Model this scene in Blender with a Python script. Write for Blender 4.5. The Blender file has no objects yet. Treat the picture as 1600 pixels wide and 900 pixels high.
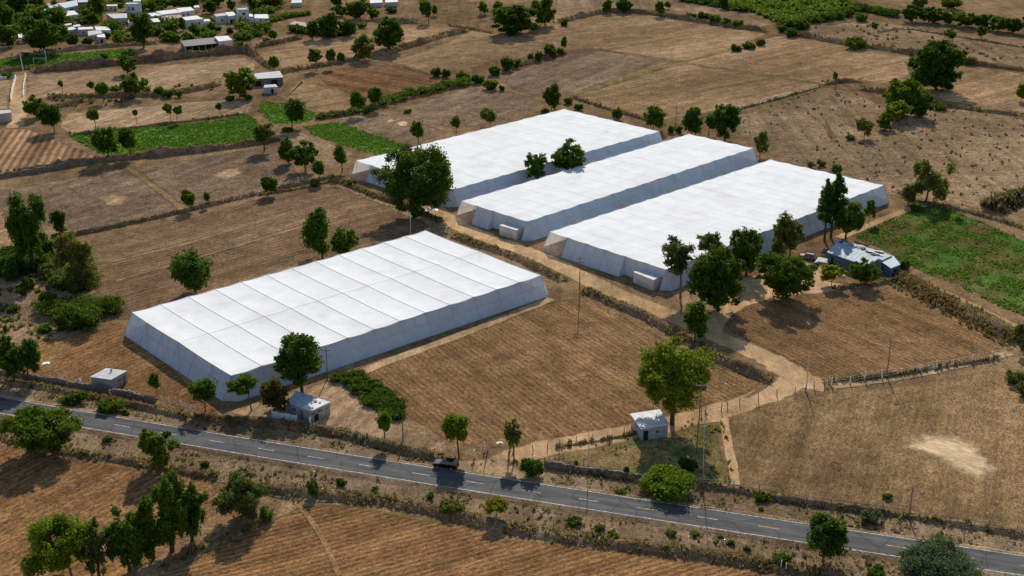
import bpy, math, random
import numpy as np
from mathutils import Vector

# ------------------------------------------------------------------ camera, sky, sun, exposure
CAM_H, PITCH, FPX = 120.0, math.radians(21.0), 2090.0
SUN_EL, SUN_AZ = math.radians(33.5), math.radians(4.0)      # azimuth clockwise from +Y, seen from above
sc = bpy.context.scene
col = sc.collection
cam_d = bpy.data.cameras.new('camera'); cam = bpy.data.objects.new('camera', cam_d); col.objects.link(cam)
cam.location = (0, 0, CAM_H); cam.rotation_euler = (math.pi / 2 - PITCH, 0, 0)
cam_d.sensor_width = 36.0; cam_d.lens = 36.0 * FPX / 1600.0; cam_d.clip_start = 1.0; cam_d.clip_end = 9000.0
sc.camera = cam
world = bpy.data.worlds.new('World'); sc.world = world; world.use_nodes = True
wn = world.node_tree.nodes; wl = world.node_tree.links; wn.clear()
sky = wn.new('ShaderNodeTexSky'); sky.sky_type = 'NISHITA'; sky.sun_disc = False
sky.sun_elevation = SUN_EL; sky.sun_rotation = SUN_AZ; sky.air_density = 1.0; sky.dust_density = 0.6
bg = wn.new('ShaderNodeBackground'); bg.inputs['Strength'].default_value = 0.105
wo = wn.new('ShaderNodeOutputWorld'); wl.new(sky.outputs[0], bg.inputs[0]); wl.new(bg.outputs[0], wo.inputs[0])
sun_d = bpy.data.lights.new('sun', 'SUN'); sun = bpy.data.objects.new('sun', sun_d); col.objects.link(sun)
sun_d.energy = 5.0; sun_d.angle = math.radians(0.5); sun_d.color = (1.0, 0.93, 0.82)
sdir = Vector((math.cos(SUN_EL) * math.sin(SUN_AZ), math.cos(SUN_EL) * math.cos(SUN_AZ), math.sin(SUN_EL)))
sun.rotation_euler = sdir.to_track_quat('Z', 'Y').to_euler(); sun.location = (0, 0, 300)
sc.view_settings.view_transform = 'Standard'; sc.view_settings.look = 'None'
sc.view_settings.exposure = 0.34; sc.view_settings.gamma = 1.0; sc.view_settings.use_curve_mapping = False
sc.cycles.use_denoising = True
sc.cycles.max_bounces = 5; sc.cycles.diffuse_bounces = 3; sc.cycles.glossy_bounces = 2
sc.cycles.transmission_bounces = 4; sc.cycles.transparent_max_bounces = 12; sc.cycles.volume_bounces = 1

rng = np.random.default_rng(7)
random.seed(7)
CP, SP = math.cos(PITCH), math.sin(PITCH)

def G(px, py, z=0.0):
    """the point at height z that the survey pixel (px, py) of the 1600 x 900 picture looks at"""
    x = (px - 800) / FPX; y = -(py - 450) / FPX
    dz = -SP + y * CP
    t = (z - CAM_H) / dz
    return Vector((x * t, (CP + y * SP) * t, z))

def depth(p):
    return p[1] * CP + (CAM_H - p[2]) * SP

def mpp(p):                       # metres per survey pixel at p
    return depth(p) / FPX

def height_at(p, py):             # height above p whose picture row is py
    y = -(py - 450) / FPX
    # (Y*SP + (z-H)*CP) = y*(Y*CP - (z-H)*SP)
    Y = p[1]
    zh = (y * Y * CP - Y * SP) / (CP + y * SP)
    return zh + CAM_H - p[2]

# ------------------------------------------------------------------ mesh helpers
def mesh(name, verts, faces, mats, smooth=False, fmat=None):
    me = bpy.data.meshes.new(name)
    me.from_pydata([tuple(v) for v in verts], [], faces)
    for m in (mats if isinstance(mats, (list, tuple)) else [mats]): me.materials.append(m)
    if fmat is not None: me.polygons.foreach_set('material_index', fmat)
    if smooth: me.polygons.foreach_set('use_smooth', [True] * len(me.polygons))
    me.update()
    return me

def fast_mesh(name, V, quads, mat, n=4):
    """V (N,3) array, quads (M,n) int array"""
    me = bpy.data.meshes.new(name)
    V = np.ascontiguousarray(V, dtype=np.float32); Q = np.ascontiguousarray(quads, dtype=np.int32)
    me.vertices.add(len(V)); me.vertices.foreach_set('co', V.ravel())
    me.loops.add(Q.size); me.loops.foreach_set('vertex_index', Q.ravel())
    me.polygons.add(len(Q))
    me.polygons.foreach_set('loop_start', np.arange(0, Q.size, n, dtype=np.int32))
    me.materials.append(mat); me.update(calc_edges=True)
    return me

def link(name, me, parent=None, loc=None):
    o = bpy.data.objects.new(name, me); col.objects.link(o)
    if parent is not None: o.parent = parent
    if loc is not None: o.location = loc
    return o

def tag(o, label=None, cat=None, group=None, kind=None):
    if label: o['label'] = label
    if cat: o['category'] = cat
    if group: o['group'] = group
    if kind: o['kind'] = kind
    return o

def empty(name, loc, label, cat, group=None, rz=0.0):
    o = bpy.data.objects.new(name, None); col.objects.link(o)
    o.location = loc; o.rotation_euler = (0, 0, rz); o.empty_display_size = 0.5
    return tag(o, label, cat, group)

class MB:
    def __init__(s): s.v = []; s.f = []; s.mi = []
    def face(s, pts, mi=0):
        b = len(s.v); s.v += [tuple(p) for p in pts]; s.f.append(tuple(range(b, b + len(pts)))); s.mi.append(mi)
    def box(s, x0, x1, y0, y1, z0, z1, mi=0):
        s.hexa([(x0, y0, z0), (x1, y0, z0), (x1, y1, z0), (x0, y1, z0)], [(x0, y0, z1), (x1, y0, z1), (x1, y1, z1), (x0, y1, z1)], mi)
    def hexa(s, lo, hi, mi=0):
        b = len(s.v); n = len(lo); s.v += [tuple(p) for p in lo] + [tuple(p) for p in hi]
        s.f.append(tuple(b + i for i in reversed(range(n)))); s.f.append(tuple(b + n + i for i in range(n)))
        for i in range(n):
            j = (i + 1) % n; s.f.append((b + i, b + j, b + n + j, b + n + i))
        s.mi += [mi] * (n + 2)
    def tube(s, pts, rad, seg=6, mi=0):
        pts = [Vector(p) for p in pts]; rings = []
        for i, p in enumerate(pts):
            a = pts[max(i - 1, 0)]; c = pts[min(i + 1, len(pts) - 1)]; d = (c - a)
            d = d.normalized() if d.length > 1e-9 else Vector((0, 0, 1))
            u = d.cross(Vector((0.31, 0.87, 0.38))).normalized(); w = d.cross(u)
            r = rad[i] if isinstance(rad, (list, tuple)) else rad
            b = len(s.v)
            for k in range(seg):
                t = 2 * math.pi * k / seg; s.v.append(tuple(p + (u * math.cos(t) + w * math.sin(t)) * r))
            rings.append(b)
        for a, c in zip(rings, rings[1:]):
            for k in range(seg):
                k2 = (k + 1) % seg; s.f.append((a + k, a + k2, c + k2, c + k)); s.mi.append(mi)
        s.f.append(tuple(rings[0] + k for k in reversed(range(seg)))); s.f.append(tuple(rings[-1] + k for k in range(seg))); s.mi += [mi, mi]
    def me(s, name, mats, smooth=False): return mesh(name, s.v, s.f, mats, smooth, s.mi)
    def obj(s, name, mats, parent=None, loc=None, smooth=False): return link(name, s.me(name, mats, smooth), parent, loc)

# ------------------------------------------------------------------ materials
def newmat(name):
    m = bpy.data.materials.new(name); m.use_nodes = True; m.node_tree.nodes.clear()
    return m, m.node_tree.nodes, m.node_tree.links

def N(nodes, typ, **kw):
    n = nodes.new(typ)
    for k, v in kw.items():
        if k.startswith('i_'):
            key = k[2:]
            n.inputs[int(key) if key.isdigit() else key.replace('_', ' ')].default_value = v
        else: setattr(n, k, v)
    return n

def math_(nodes, links, op, a, b=None, c=None, clamp=False):
    n = nodes.new('ShaderNodeMath'); n.operation = op; n.use_clamp = clamp
    for i, v in enumerate((a, b, c)):
        if v is None: continue
        if isinstance(v, (int, float)): n.inputs[i].default_value = v
        else: links.new(v, n.inputs[i])
    return n.outputs[0]

def maprange(nodes, links, v, a, b, c, d, smooth=True):
    n = nodes.new('ShaderNodeMapRange'); n.interpolation_type = 'SMOOTHSTEP' if smooth else 'LINEAR'
    links.new(v, n.inputs['Value'])
    for k, x in zip(('From Min', 'From Max', 'To Min', 'To Max'), (a, b, c, d)): n.inputs[k].default_value = x
    return n.outputs[0]

def mixcol(nodes, links, fac, a, b, blend='MIX'):
    n = nodes.new('ShaderNodeMix'); n.data_type = 'RGBA'; n.blend_type = blend; n.clamp_factor = True
    if isinstance(fac, (int, float)): n.inputs[0].default_value = fac
    else: links.new(fac, n.inputs[0])
    for i, v in ((6, a), (7, b)):
        if isinstance(v, tuple): n.inputs[i].default_value = (*v[:3], 1)
        else: links.new(v, n.inputs[i])
    return n.outputs[2]

def soil(name, a, b, c=None, ang=0.0, furrow=0.0, fs=1.3, clod=1.0, con=1.0, bumpd=0.2, edge=True, patch=0.02, green=None, stretch=0.5):
    """bare earth, stubble or ploughed soil: a/b large patches, c straw flecks, furrows at angle ang"""
    warm = lambda v: (v[0] * 1.05, v[1] * 0.96, v[2] * 0.83)
    a, b = warm(a), warm(b); c = warm(c) if c is not None else None
    m, n, l = newmat(name)
    geo = n.new('ShaderNodeNewGeometry'); pos = geo.outputs['Position']
    mp = N(n, 'ShaderNodeMapping'); mp.inputs['Rotation'].default_value = (0, 0, ang); l.new(pos, mp.inputs[0])
    st = N(n, 'ShaderNodeMapping'); st.inputs['Scale'].default_value = (1, stretch, 1); l.new(mp.outputs[0], st.inputs[0])
    n1 = N(n, 'ShaderNodeTexNoise', i_Scale=patch, i_Detail=5.0, i_Roughness=0.6); l.new(st.outputs[0], n1.inputs[0])
    n2 = N(n, 'ShaderNodeTexNoise', i_Scale=1.7 / clod, i_Detail=5.0, i_Roughness=0.62, i_Distortion=1.6); l.new(st.outputs[0], n2.inputs[0])
    n3 = N(n, 'ShaderNodeTexNoise', i_Scale=0.16, i_Detail=4.0, i_Roughness=0.6); l.new(pos, n3.inputs[0])
    base = mixcol(n, l, maprange(n, l, n1.outputs[0], 0.38, 0.62, 0, 1), tuple(x * 0.9 for x in a), tuple(x * 1.08 for x in b))
    cl = maprange(n, l, n2.outputs[0], 0.33, 0.68, 1.80 - 0.85 * con, 1.80 + 0.85 * con)
    mid = maprange(n, l, n3.outputs[0], 0.3, 0.7, 0.82, 1.18)
    ps = N(n, 'ShaderNodeMapping'); ps.inputs['Scale'].default_value = (0.28, 0.018, 1); l.new(mp.outputs[0], ps.inputs[0])
    n7 = N(n, 'ShaderNodeTexNoise', i_Scale=1.0, i_Detail=4.0, i_Roughness=0.65); l.new(ps.outputs[0], n7.inputs[0])
    n8 = N(n, 'ShaderNodeTexNoise', i_Scale=0.014, i_Detail=2.0, i_Roughness=0.5); l.new(pos, n8.inputs[0])
    mid = math_(n, l, 'MULTIPLY', mid, math_(n, l, 'MULTIPLY', maprange(n, l, n7.outputs[0], 0.3, 0.7, 0.80, 1.18), maprange(n, l, n8.outputs[0], 0.32, 0.68, 0.84, 1.16)))
    k = math_(n, l, 'MULTIPLY', cl, mid)
    h = n2.outputs[0]
    if furrow > 0:
        wv = N(n, 'ShaderNodeTexWave', i_Scale=0.314 / fs, i_Distortion=1.6, i_Detail=2.0)
        wv.inputs['Detail Scale'].default_value = 0.6; l.new(mp.outputs[0], wv.inputs[0])
        wv2 = N(n, 'ShaderNodeTexWave', i_Scale=0.314 / (fs * 5.3), i_Distortion=2.5, i_Detail=2.0)
        wv2.inputs['Detail Scale'].default_value = 0.5; l.new(mp.outputs[0], wv2.inputs[0])
        f1 = maprange(n, l, wv.outputs[1], 0, 1, 1 - 0.4 * furrow, 1 + 0.3 * furrow)
        f2 = maprange(n, l, wv2.outputs[1], 0.0, 1, 1 - 0.22 * furrow, 1 + 0.16 * furrow)
        k = math_(n, l, 'MULTIPLY', k, math_(n, l, 'MULTIPLY', f1, f2))
        h = math_(n, l, 'MULTIPLY_ADD', wv.outputs[1], 0.55 * furrow, h)
    cc = base
    if c is not None:
        n4 = N(n, 'ShaderNodeTexNoise', i_Scale=2.6 / clod, i_Detail=3.0, i_Roughness=0.6, i_Distortion=2.5); l.new(st.outputs[0], n4.inputs[0])
        cc = mixcol(n, l, maprange(n, l, n4.outputs[0], 0.56, 0.68, 0, 0.85), cc, c)
    if green is not None:
        n5 = N(n, 'ShaderNodeTexNoise', i_Scale=0.09, i_Detail=5.0, i_Roughness=0.7); l.new(pos, n5.inputs[0])
        cc = mixcol(n, l, maprange(n, l, n5.outputs[0], green[1], green[1] + 0.14, 0, 0.9), cc, green[0])
    sclr = nclr = n.new('ShaderNodeVectorMath'); nclr.operation = 'SCALE'; l.new(cc, nclr.inputs[0]); l.new(k, nclr.inputs['Scale'])
    bp = N(n, 'ShaderNodeBump', i_Strength=0.9, i_Distance=bumpd); l.new(h, bp.inputs['Height'])
    df = n.new('ShaderNodeBsdfDiffuse'); df.inputs['Roughness'].default_value = 0.6
    l.new(sclr.outputs[0], df.inputs['Color']); l.new(bp.outputs[0], df.inputs['Normal'])
    out = n.new('ShaderNodeOutputMaterial')
    if edge:
        at = n.new('ShaderNodeAttribute'); at.attribute_name = 'edge'
        n6 = N(n, 'ShaderNodeTexNoise', i_Scale=0.45, i_Detail=6.0, i_Roughness=0.65); l.new(pos, n6.inputs[0])
        e = math_(n, l, 'MULTIPLY_ADD', at.outputs['Fac'], 1.0, math_(n, l, 'MULTIPLY', n6.outputs[0], 0.9))
        al = maprange(n, l, e, 0.62, 1.05, 0, 1)
        tr = n.new('ShaderNodeBsdfTransparent'); mx = n.new('ShaderNodeMixShader')
        l.new(al, mx.inputs[0]); l.new(tr.outputs[0], mx.inputs[1]); l.new(df.outputs[0], mx.inputs[2]); l.new(mx.outputs[0], out.inputs[0])
    else: l.new(df.outputs[0], out.inputs[0])
    return m

def leafmat(name, dark, lite, trans=0.4):
    m, n, l = newmat(name)
    geo = n.new('ShaderNodeNewGeometry'); oi = n.new('ShaderNodeObjectInfo')
    r = math_(n, l, 'MULTIPLY_ADD', geo.outputs['Random Per Island'], 0.75, math_(n, l, 'MULTIPLY', oi.outputs['Random'], 0.25))
    c = mixcol(n, l, r, dark, lite)
    c = mixcol(n, l, maprange(n, l, oi.outputs['Random'], 0.25, 1.0, 0.0, 0.55, False), c, mixcol(n, l, 1.0, c, (1.7, 1.25, 0.8), 'MULTIPLY'))
    t = mixcol(n, l, 0.4, c, (0.17, 0.205, 0.03))
    df = n.new('ShaderNodeBsdfDiffuse'); tl = n.new('ShaderNodeBsdfTranslucent'); mx = n.new('ShaderNodeMixShader'); mx.inputs[0].default_value = trans
    l.new(c, df.inputs[0]); l.new(t, tl.inputs[0]); l.new(df.outputs[0], mx.inputs[1]); l.new(tl.outputs[0], mx.inputs[2])
    out = n.new('ShaderNodeOutputMaterial'); l.new(mx.outputs[0], out.inputs[0])
    return m

def plain(name, c, rough=0.8, spec=0.2, metal=0.0, var=0.15, scale=0.6, bump=0.0, c2=None, objvar=0.0):
    m, n, l = newmat(name)
    tc = n.new('ShaderNodeNewGeometry')
    nz = N(n, 'ShaderNodeTexNoise', i_Scale=scale, i_Detail=6.0, i_Roughness=0.65); l.new(tc.outputs['Position'], nz.inputs[0])
    lo = tuple(x * (1 - var) for x in c); hi = c2 if c2 else tuple(min(1, x * (1 + var)) for x in c)
    cc = mixcol(n, l, maprange(n, l, nz.outputs[0], 0.3, 0.7, 0, 1), lo, hi)
    if objvar:
        oi = n.new('ShaderNodeObjectInfo'); k = maprange(n, l, oi.outputs['Random'], 0, 1, 1 - objvar, 1.0, False)
        vm = n.new('ShaderNodeVectorMath'); vm.operation = 'SCALE'; l.new(cc, vm.inputs[0]); l.new(k, vm.inputs['Scale']); cc = vm.outputs[0]
    p = N(n, 'ShaderNodeBsdfPrincipled', i_Roughness=rough, i_Metallic=metal); p.inputs['Specular IOR Level'].default_value = spec
    l.new(cc, p.inputs['Base Color'])
    if bump:
        b = N(n, 'ShaderNodeBump', i_Strength=0.8, i_Distance=bump); l.new(nz.outputs[0], b.inputs['Height']); l.new(b.outputs[0], p.inputs['Normal'])
    out = n.new('ShaderNodeOutputMaterial'); l.new(p.outputs[0], out.inputs[0])
    return m

def netmat(name, c, transp, transl, objvar=0.06):
    m, n, l = newmat(name)
    geo = n.new('ShaderNodeNewGeometry'); oi = n.new('ShaderNodeObjectInfo')
    nz = N(n, 'ShaderNodeTexNoise', i_Scale=0.25, i_Detail=6.0, i_Roughness=0.7); l.new(geo.outputs['Position'], nz.inputs[0])
    k = math_(n, l, 'MULTIPLY', maprange(n, l, oi.outputs['Random'], 0, 1, 1 - objvar, 1.0, False), maprange(n, l, nz.outputs[0], 0.3, 0.7, 0.93, 1.03))
    nd = N(n, 'ShaderNodeTexNoise', i_Scale=0.07, i_Detail=8.0, i_Roughness=0.7, i_Distortion=0.6); l.new(geo.outputs['Position'], nd.inputs[0])
    dirt = mixcol(n, l, maprange(n, l, nd.outputs[0], 0.45, 0.75, 0, 0.6), c, (c[0] * 0.8, c[1] * 0.77, c[2] * 0.72))
    vm = n.new('ShaderNodeVectorMath'); vm.operation = 'SCALE'; l.new(dirt, vm.inputs[0]); l.new(k, vm.inputs['Scale'])
    df = n.new('ShaderNodeBsdfDiffuse'); tl = n.new('ShaderNodeBsdfTranslucent'); tr = n.new('ShaderNodeBsdfTransparent')
    l.new(vm.outputs[0], df.inputs[0]); l.new(vm.outputs[0], tl.inputs[0])
    m1 = n.new('ShaderNodeMixShader'); m1.inputs[0].default_value = transl; l.new(df.outputs[0], m1.inputs[1]); l.new(tl.outputs[0], m1.inputs[2])
    m2 = n.new('ShaderNodeMixShader'); m2.inputs[0].default_value = transp; l.new(m1.outputs[0], m2.inputs[1]); l.new(tr.outputs[0], m2.inputs[2])
    out = n.new('ShaderNodeOutputMaterial'); l.new(m2.outputs[0], out.inputs[0])
    return m

def asphalt(name, ang):
    m, n, l = newmat(name)
    geo = n.new('ShaderNodeNewGeometry')
    mp = N(n, 'ShaderNodeMapping'); mp.inputs['Rotation'].default_value = (0, 0, ang); l.new(geo.outputs['Position'], mp.inputs[0])
    st = N(n, 'ShaderNodeMapping'); st.inputs['Scale'].default_value = (0.06, 1.0, 1); l.new(mp.outputs[0], st.inputs[0])
    n1 = N(n, 'ShaderNodeTexNoise', i_Scale=1.1, i_Detail=4.0, i_Roughness=0.6); l.new(st.outputs[0], n1.inputs[0])
    n2 = N(n, 'ShaderNodeTexNoise', i_Scale=0.22, i_Detail=6.0, i_Roughness=0.7); l.new(geo.outputs['Position'], n2.inputs[0])
    n3 = N(n, 'ShaderNodeTexVoronoi', i_Scale=0.16, feature='DISTANCE_TO_EDGE'); l.new(geo.outputs['Position'], n3.inputs[0])
    c = mixcol(n, l, maprange(n, l, n1.outputs[0], 0.3, 0.7, 0, 1), (0.066, 0.066, 0.067), (0.110, 0.109, 0.107))
    c = mixcol(n, l, maprange(n, l, n2.outputs[0], 0.45, 0.75, 0, 0.6), c, (0.14, 0.132, 0.122))
    c = mixcol(n, l, maprange(n, l, n3.outputs[0], 0.0, 0.025, 0.55, 0), c, (0.03, 0.03, 0.03))
    d = n.new('ShaderNodeBsdfDiffuse'); l.new(c, d.inputs[0]); o = n.new('ShaderNodeOutputMaterial'); l.new(d.outputs[0], o.inputs[0])
    return m

M = {}
M['ground'] = soil('ground', (0.135, 0.088, 0.05), (0.17, 0.115, 0.068), (0.26, 0.19, 0.11), clod=1.1, edge=False, green=((0.075, 0.08, 0.028), 0.60), stretch=1.0)
M['verge'] = soil('verge', (0.15, 0.105, 0.066), (0.19, 0.14, 0.095), (0.28, 0.22, 0.15), clod=0.8, con=1.0, green=((0.07, 0.07, 0.028), 0.62), stretch=0.9, bumpd=0.5)
M['center'] = soil('center', (0.145, 0.088, 0.046), (0.175, 0.110, 0.058), (0.25, 0.165, 0.088), ang=math.radians(-30), furrow=0.3, fs=1.3, clod=1.0)
M['orange'] = soil('orange', (0.135, 0.075, 0.036), (0.165, 0.095, 0.046), (0.24, 0.15, 0.075), ang=math.radians(62.6), furrow=0.5, fs=1.25, clod=0.9, con=1.05)
M['orange2'] = soil('orange2', (0.135, 0.077, 0.038), (0.165, 0.098, 0.048), (0.235, 0.15, 0.078), ang=math.radians(33.6), furrow=0.3, fs=1.5, clod=1.1, con=1.1)
M['straw'] = soil('straw', (0.155, 0.102, 0.056), (0.185, 0.124, 0.068), (0.28, 0.20, 0.115), clod=1.0, ang=math.radians(20), furrow=0.12)
M['brown'] = soil('brown', (0.135, 0.088, 0.055), (0.165, 0.110, 0.068), (0.225, 0.16, 0.105), ang=math.radians(45), furrow=0.3, fs=1.8, clod=1.1)
M['grey'] = soil('grey', (0.135, 0.092, 0.062), (0.165, 0.118, 0.083), (0.23, 0.175, 0.13), ang=math.radians(30), furrow=0.2, clod=1.5)
M['dark'] = soil('dark', (0.115, 0.062, 0.034), (0.15, 0.085, 0.048), (0.19, 0.12, 0.075), ang=math.radians(-54), furrow=0.7, fs=2.6, clod=1.6, con=1.0)
M['tan'] = soil('tan', (0.19, 0.125, 0.072), (0.23, 0.155, 0.093), (0.29, 0.21, 0.13), ang=math.radians(50), furrow=0.22, fs=2.5, clod=1.8, con=0.85)
M['tanrow'] = soil('tanrow', (0.19, 0.118, 0.07), (0.23, 0.15, 0.092), (0.28, 0.2, 0.13), ang=math.radians(-10), furrow=0.9, fs=2.6, clod=2.0, con=0.5)
M['pale'] = soil('pale', (0.22, 0.15, 0.095), (0.26, 0.185, 0.12), (0.32, 0.24, 0.16), clod=2.2, con=0.6, ang=math.radians(20), furrow=0.2, fs=3)
M['rough'] = soil('rough', (0.165, 0.112, 0.07), (0.2, 0.142, 0.092), (0.25, 0.185, 0.125), clod=2.0, con=1.1, green=((0.08, 0.075, 0.03), 0.66), stretch=0.9)
M['grass'] = soil('grass', (0.16, 0.11, 0.055), (0.14, 0.115, 0.05), (0.26, 0.2, 0.10), clod=1.2, green=((0.075, 0.09, 0.025), 0.5), stretch=1.0)
M['crop'] = soil('crop', (0.0438, 0.1125, 0.0175), (0.0587, 0.1363, 0.0213), (0.0975, 0.1950, 0.0287), clod=1.8, con=0.9, ang=math.radians(65), furrow=0.5, fs=3.0)
M['crop2'] = soil('crop2', (0.0792, 0.1596, 0.0240), (0.0564, 0.1356, 0.0192), (0.1212, 0.2064, 0.0276), clod=1.6, con=0.8)
M['weedy'] = soil('weedy', (0.10, 0.07, 0.032), (0.07, 0.08, 0.025), (0.14, 0.12, 0.045), clod=1.4, green=((0.045, 0.10, 0.016), 0.45), stretch=0.6, ang=math.radians(35))
M['dust'] = soil('dust', (0.2645, 0.1840, 0.1115), (0.3116, 0.2219, 0.1391), (0.3484, 0.2645, 0.1702), clod=2.2, con=0.35, stretch=0.5, bumpd=0.15)
M['track'] = soil('track', (0.3198, 0.2184, 0.1222), (0.3731, 0.2613, 0.1547), (0.4056, 0.2990, 0.1859), clod=1.8, con=0.35, bumpd=0.15)
M['white_soil'] = soil('white_soil', (0.394, 0.313, 0.204), (0.326, 0.245, 0.150), (0.449, 0.374, 0.272), clod=1.2, con=0.45, patch=0.2, stretch=0.3, ang=math.radians(-55))
M['bank'] = soil('bank', (0.115, 0.08, 0.05), (0.155, 0.112, 0.072), (0.24, 0.185, 0.12), clod=0.9, con=1.1, edge=False, green=((0.05, 0.05, 0.022), 0.66), stretch=1.0, bumpd=0.5)
M['cliff'] = soil('cliff', (0.11, 0.078, 0.056), (0.145, 0.102, 0.074), (0.19, 0.14, 0.1), clod=1.8, con=0.8, edge=False, stretch=1.0, bumpd=0.5)
M['leaf_dark'] = leafmat('leaf_dark', (0.0208, 0.0546, 0.0104), (0.0650, 0.1300, 0.0182), 0.36)
M['leaf_mid'] = leafmat('leaf_mid', (0.0312, 0.0754, 0.0117), (0.0975, 0.1690, 0.0208), 0.40)
M['leaf_lite'] = leafmat('leaf_lite', (0.0650, 0.1300, 0.0130), (0.1690, 0.2470, 0.0234), 0.45)
M['leaf_olive'] = leafmat('leaf_olive', (0.0546, 0.0780, 0.0234), (0.1430, 0.1690, 0.0468), 0.40)
M['leaf_grey'] = leafmat('leaf_grey', (0.05, 0.08, 0.04), (0.15, 0.19, 0.10), 0.3)
M['leaf_rust'] = leafmat('leaf_rust', (0.0520, 0.0520, 0.0169), (0.1300, 0.0910, 0.0286), 0.35)
M['leaf_crop'] = leafmat('leaf_crop', (0.035, 0.105, 0.012), (0.08, 0.185, 0.02), 0.4)
M['leaf_yel'] = leafmat('leaf_yel', (0.1040, 0.1235, 0.0156), (0.2340, 0.2470, 0.0260), 0.4)
M['straw_tuft'] = leafmat('straw_tuft', (0.12, 0.085, 0.045), (0.30, 0.225, 0.125), 0.35)
M['scrub'] = leafmat('scrub', (0.065, 0.05, 0.028), (0.20, 0.148, 0.088), 0.3)
M['leaf_vivid'] = leafmat('leaf_vivid', (0.07, 0.13, 0.012), (0.19, 0.26, 0.025), 0.45)
M['bark'] = plain('bark', (0.07, 0.05, 0.035), 0.95, 0.1, var=0.3, scale=4)
M['bark_lite'] = plain('bark_lite', (0.13, 0.1, 0.075), 0.95, 0.1, var=0.3, scale=4)
M['net_roof'] = netmat('net_roof', (0.73, 0.735, 0.74), 0.02, 0.08, 0.03)
M['net_side'] = netmat('net_side', (0.66, 0.76, 0.86), 0.15, 0.25, 0.05)  # white net; the blue cast of skylight in shade is put into its colour
M['net_thin'] = netmat('net_thin', (0.8, 0.77, 0.74), 0.35, 0.45, 0.04)
M['net_veil'] = netmat('net_veil', (0.75, 0.75, 0.75), 0.72, 0.3, 0.04)
M['porch'] = netmat('porch', (0.80, 0.78, 0.77), 0.06, 0.35, 0.03)
M['seam_lite'] = plain('seam_lite', (0.62, 0.63, 0.64), 0.8, 0.1)
M['seam'] = plain('seam', (0.56, 0.56, 0.57), 0.7, 0.2)
M['cable'] = plain('cable', (0.40, 0.43, 0.46), 0.6, 0.3)
M['galv'] = plain('galv', (0.42, 0.42, 0.42), 0.5, 0.4, metal=0.3)
M['asphalt'] = None
M['line_white'] = plain('line_white', (0.42, 0.41, 0.39), 0.9, 0.1, var=0.55, scale=1.6)
M['line_yellow'] = plain('line_yellow', (0.50, 0.33, 0.12), 0.9, 0.1, var=0.45, scale=1.6)
M['wood'] = plain('wood', (0.17, 0.135, 0.105), 0.9, 0.1, var=0.3, scale=3)
M['concrete'] = plain('concrete', (0.44, 0.42, 0.39), 0.9, 0.15, var=0.2, scale=1.5)
M['post_white'] = plain('post_white', (0.62, 0.58, 0.53), 0.9, 0.15, var=0.2, scale=2)
M['stone'] = plain('stone', (0.17, 0.14, 0.11), 0.95, 0.1, var=0.45, scale=1.4, bump=0.25)
M['block'] = plain('block', (0.30, 0.29, 0.28), 0.9, 0.15, var=0.2, scale=1.1)
M['hut_wall'] = plain('hut_wall', (0.30, 0.31, 0.32), 0.9, 0.1, var=0.25, scale=1.2)
M['white_wall'] = plain('white_wall', (0.52, 0.52, 0.52), 0.9, 0.15, var=0.12, scale=0.7)
M['cream_wall'] = plain('cream_wall', (0.6, 0.56, 0.5), 0.9, 0.15, var=0.15, scale=0.7)
M['grey_wall'] = plain('grey_wall', (0.36, 0.37, 0.39), 0.9, 0.15, var=0.15, scale=0.8)
M['dark_wall'] = plain('dark_wall', (0.12, 0.125, 0.14), 0.9, 0.15, var=0.2, scale=0.8)
M['brick_wall'] = plain('brick_wall', (0.27, 0.16, 0.12), 0.9, 0.15, var=0.2, scale=1.0)
M['blue_wall'] = plain('blue_wall', (0.05, 0.14, 0.20), 0.8, 0.2, var=0.2, scale=0.9)
M['roof_white'] = plain('roof_white', (0.57, 0.56, 0.55), 0.9, 0.1, var=0.14, scale=0.8)
M['roof_grey'] = plain('roof_grey', (0.4, 0.4, 0.4), 0.9, 0.1, var=0.2, scale=0.8)
M['roof_dark'] = plain('roof_dark', (0.13, 0.12, 0.115), 0.85, 0.2, var=0.25, scale=0.8)
M['roof_metal'] = plain('roof_metal', (0.33, 0.39, 0.44), 0.75, 0.2, metal=0.0, var=0.12, scale=0.7)
M['roof_rust'] = plain('roof_rust', (0.25, 0.17, 0.13), 0.8, 0.2, var=0.3, scale=0.9)
M['glass_dark'] = plain('glass_dark', (0.02, 0.025, 0.03), 0.12, 0.6, var=0.1)
M['void'] = plain('void', (0.025, 0.022, 0.02), 0.9, 0.1)
M['car_paint'] = plain('car_paint', (0.007, 0.008, 0.011), 0.16, 0.5, var=0.1)
M['rubber'] = plain('rubber', (0.015, 0.015, 0.015), 0.9, 0.1)
M['rim'] = plain('rim', (0.45, 0.45, 0.46), 0.35, 0.5, metal=0.6)
M['lamp'] = plain('lamp', (0.7, 0.7, 0.7), 0.2, 0.6)
M['lamp_red'] = plain('lamp_red', (0.3, 0.02, 0.015), 0.3, 0.6)
M['plastic'] = plain('plastic', (0.75, 0.75, 0.74), 0.6, 0.3, var=0.1)
M['teal'] = plain('teal', (0.1, 0.35, 0.36), 0.6, 0.3)
M['tank'] = plain('tank', (0.03, 0.035, 0.045), 0.4, 0.4)

# ------------------------------------------------------------------ ground, fields, tracks, road
def densify(P, step):
    out = []
    for i in range(len(P)):
        a, b = P[i], P[(i + 1) % len(P)]; k = max(1, int((b - a).length / step))
        out += [a.lerp(b, j / k) for j in range(k)]
    return out

def resample(P, step):
    out = [P[0]]
    for a, b in zip(P, P[1:]):
        k = max(1, int(round((b - a).length / step)))
        out += [a.lerp(b, (j + 1) / k) for j in range(k)]
    return out

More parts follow.
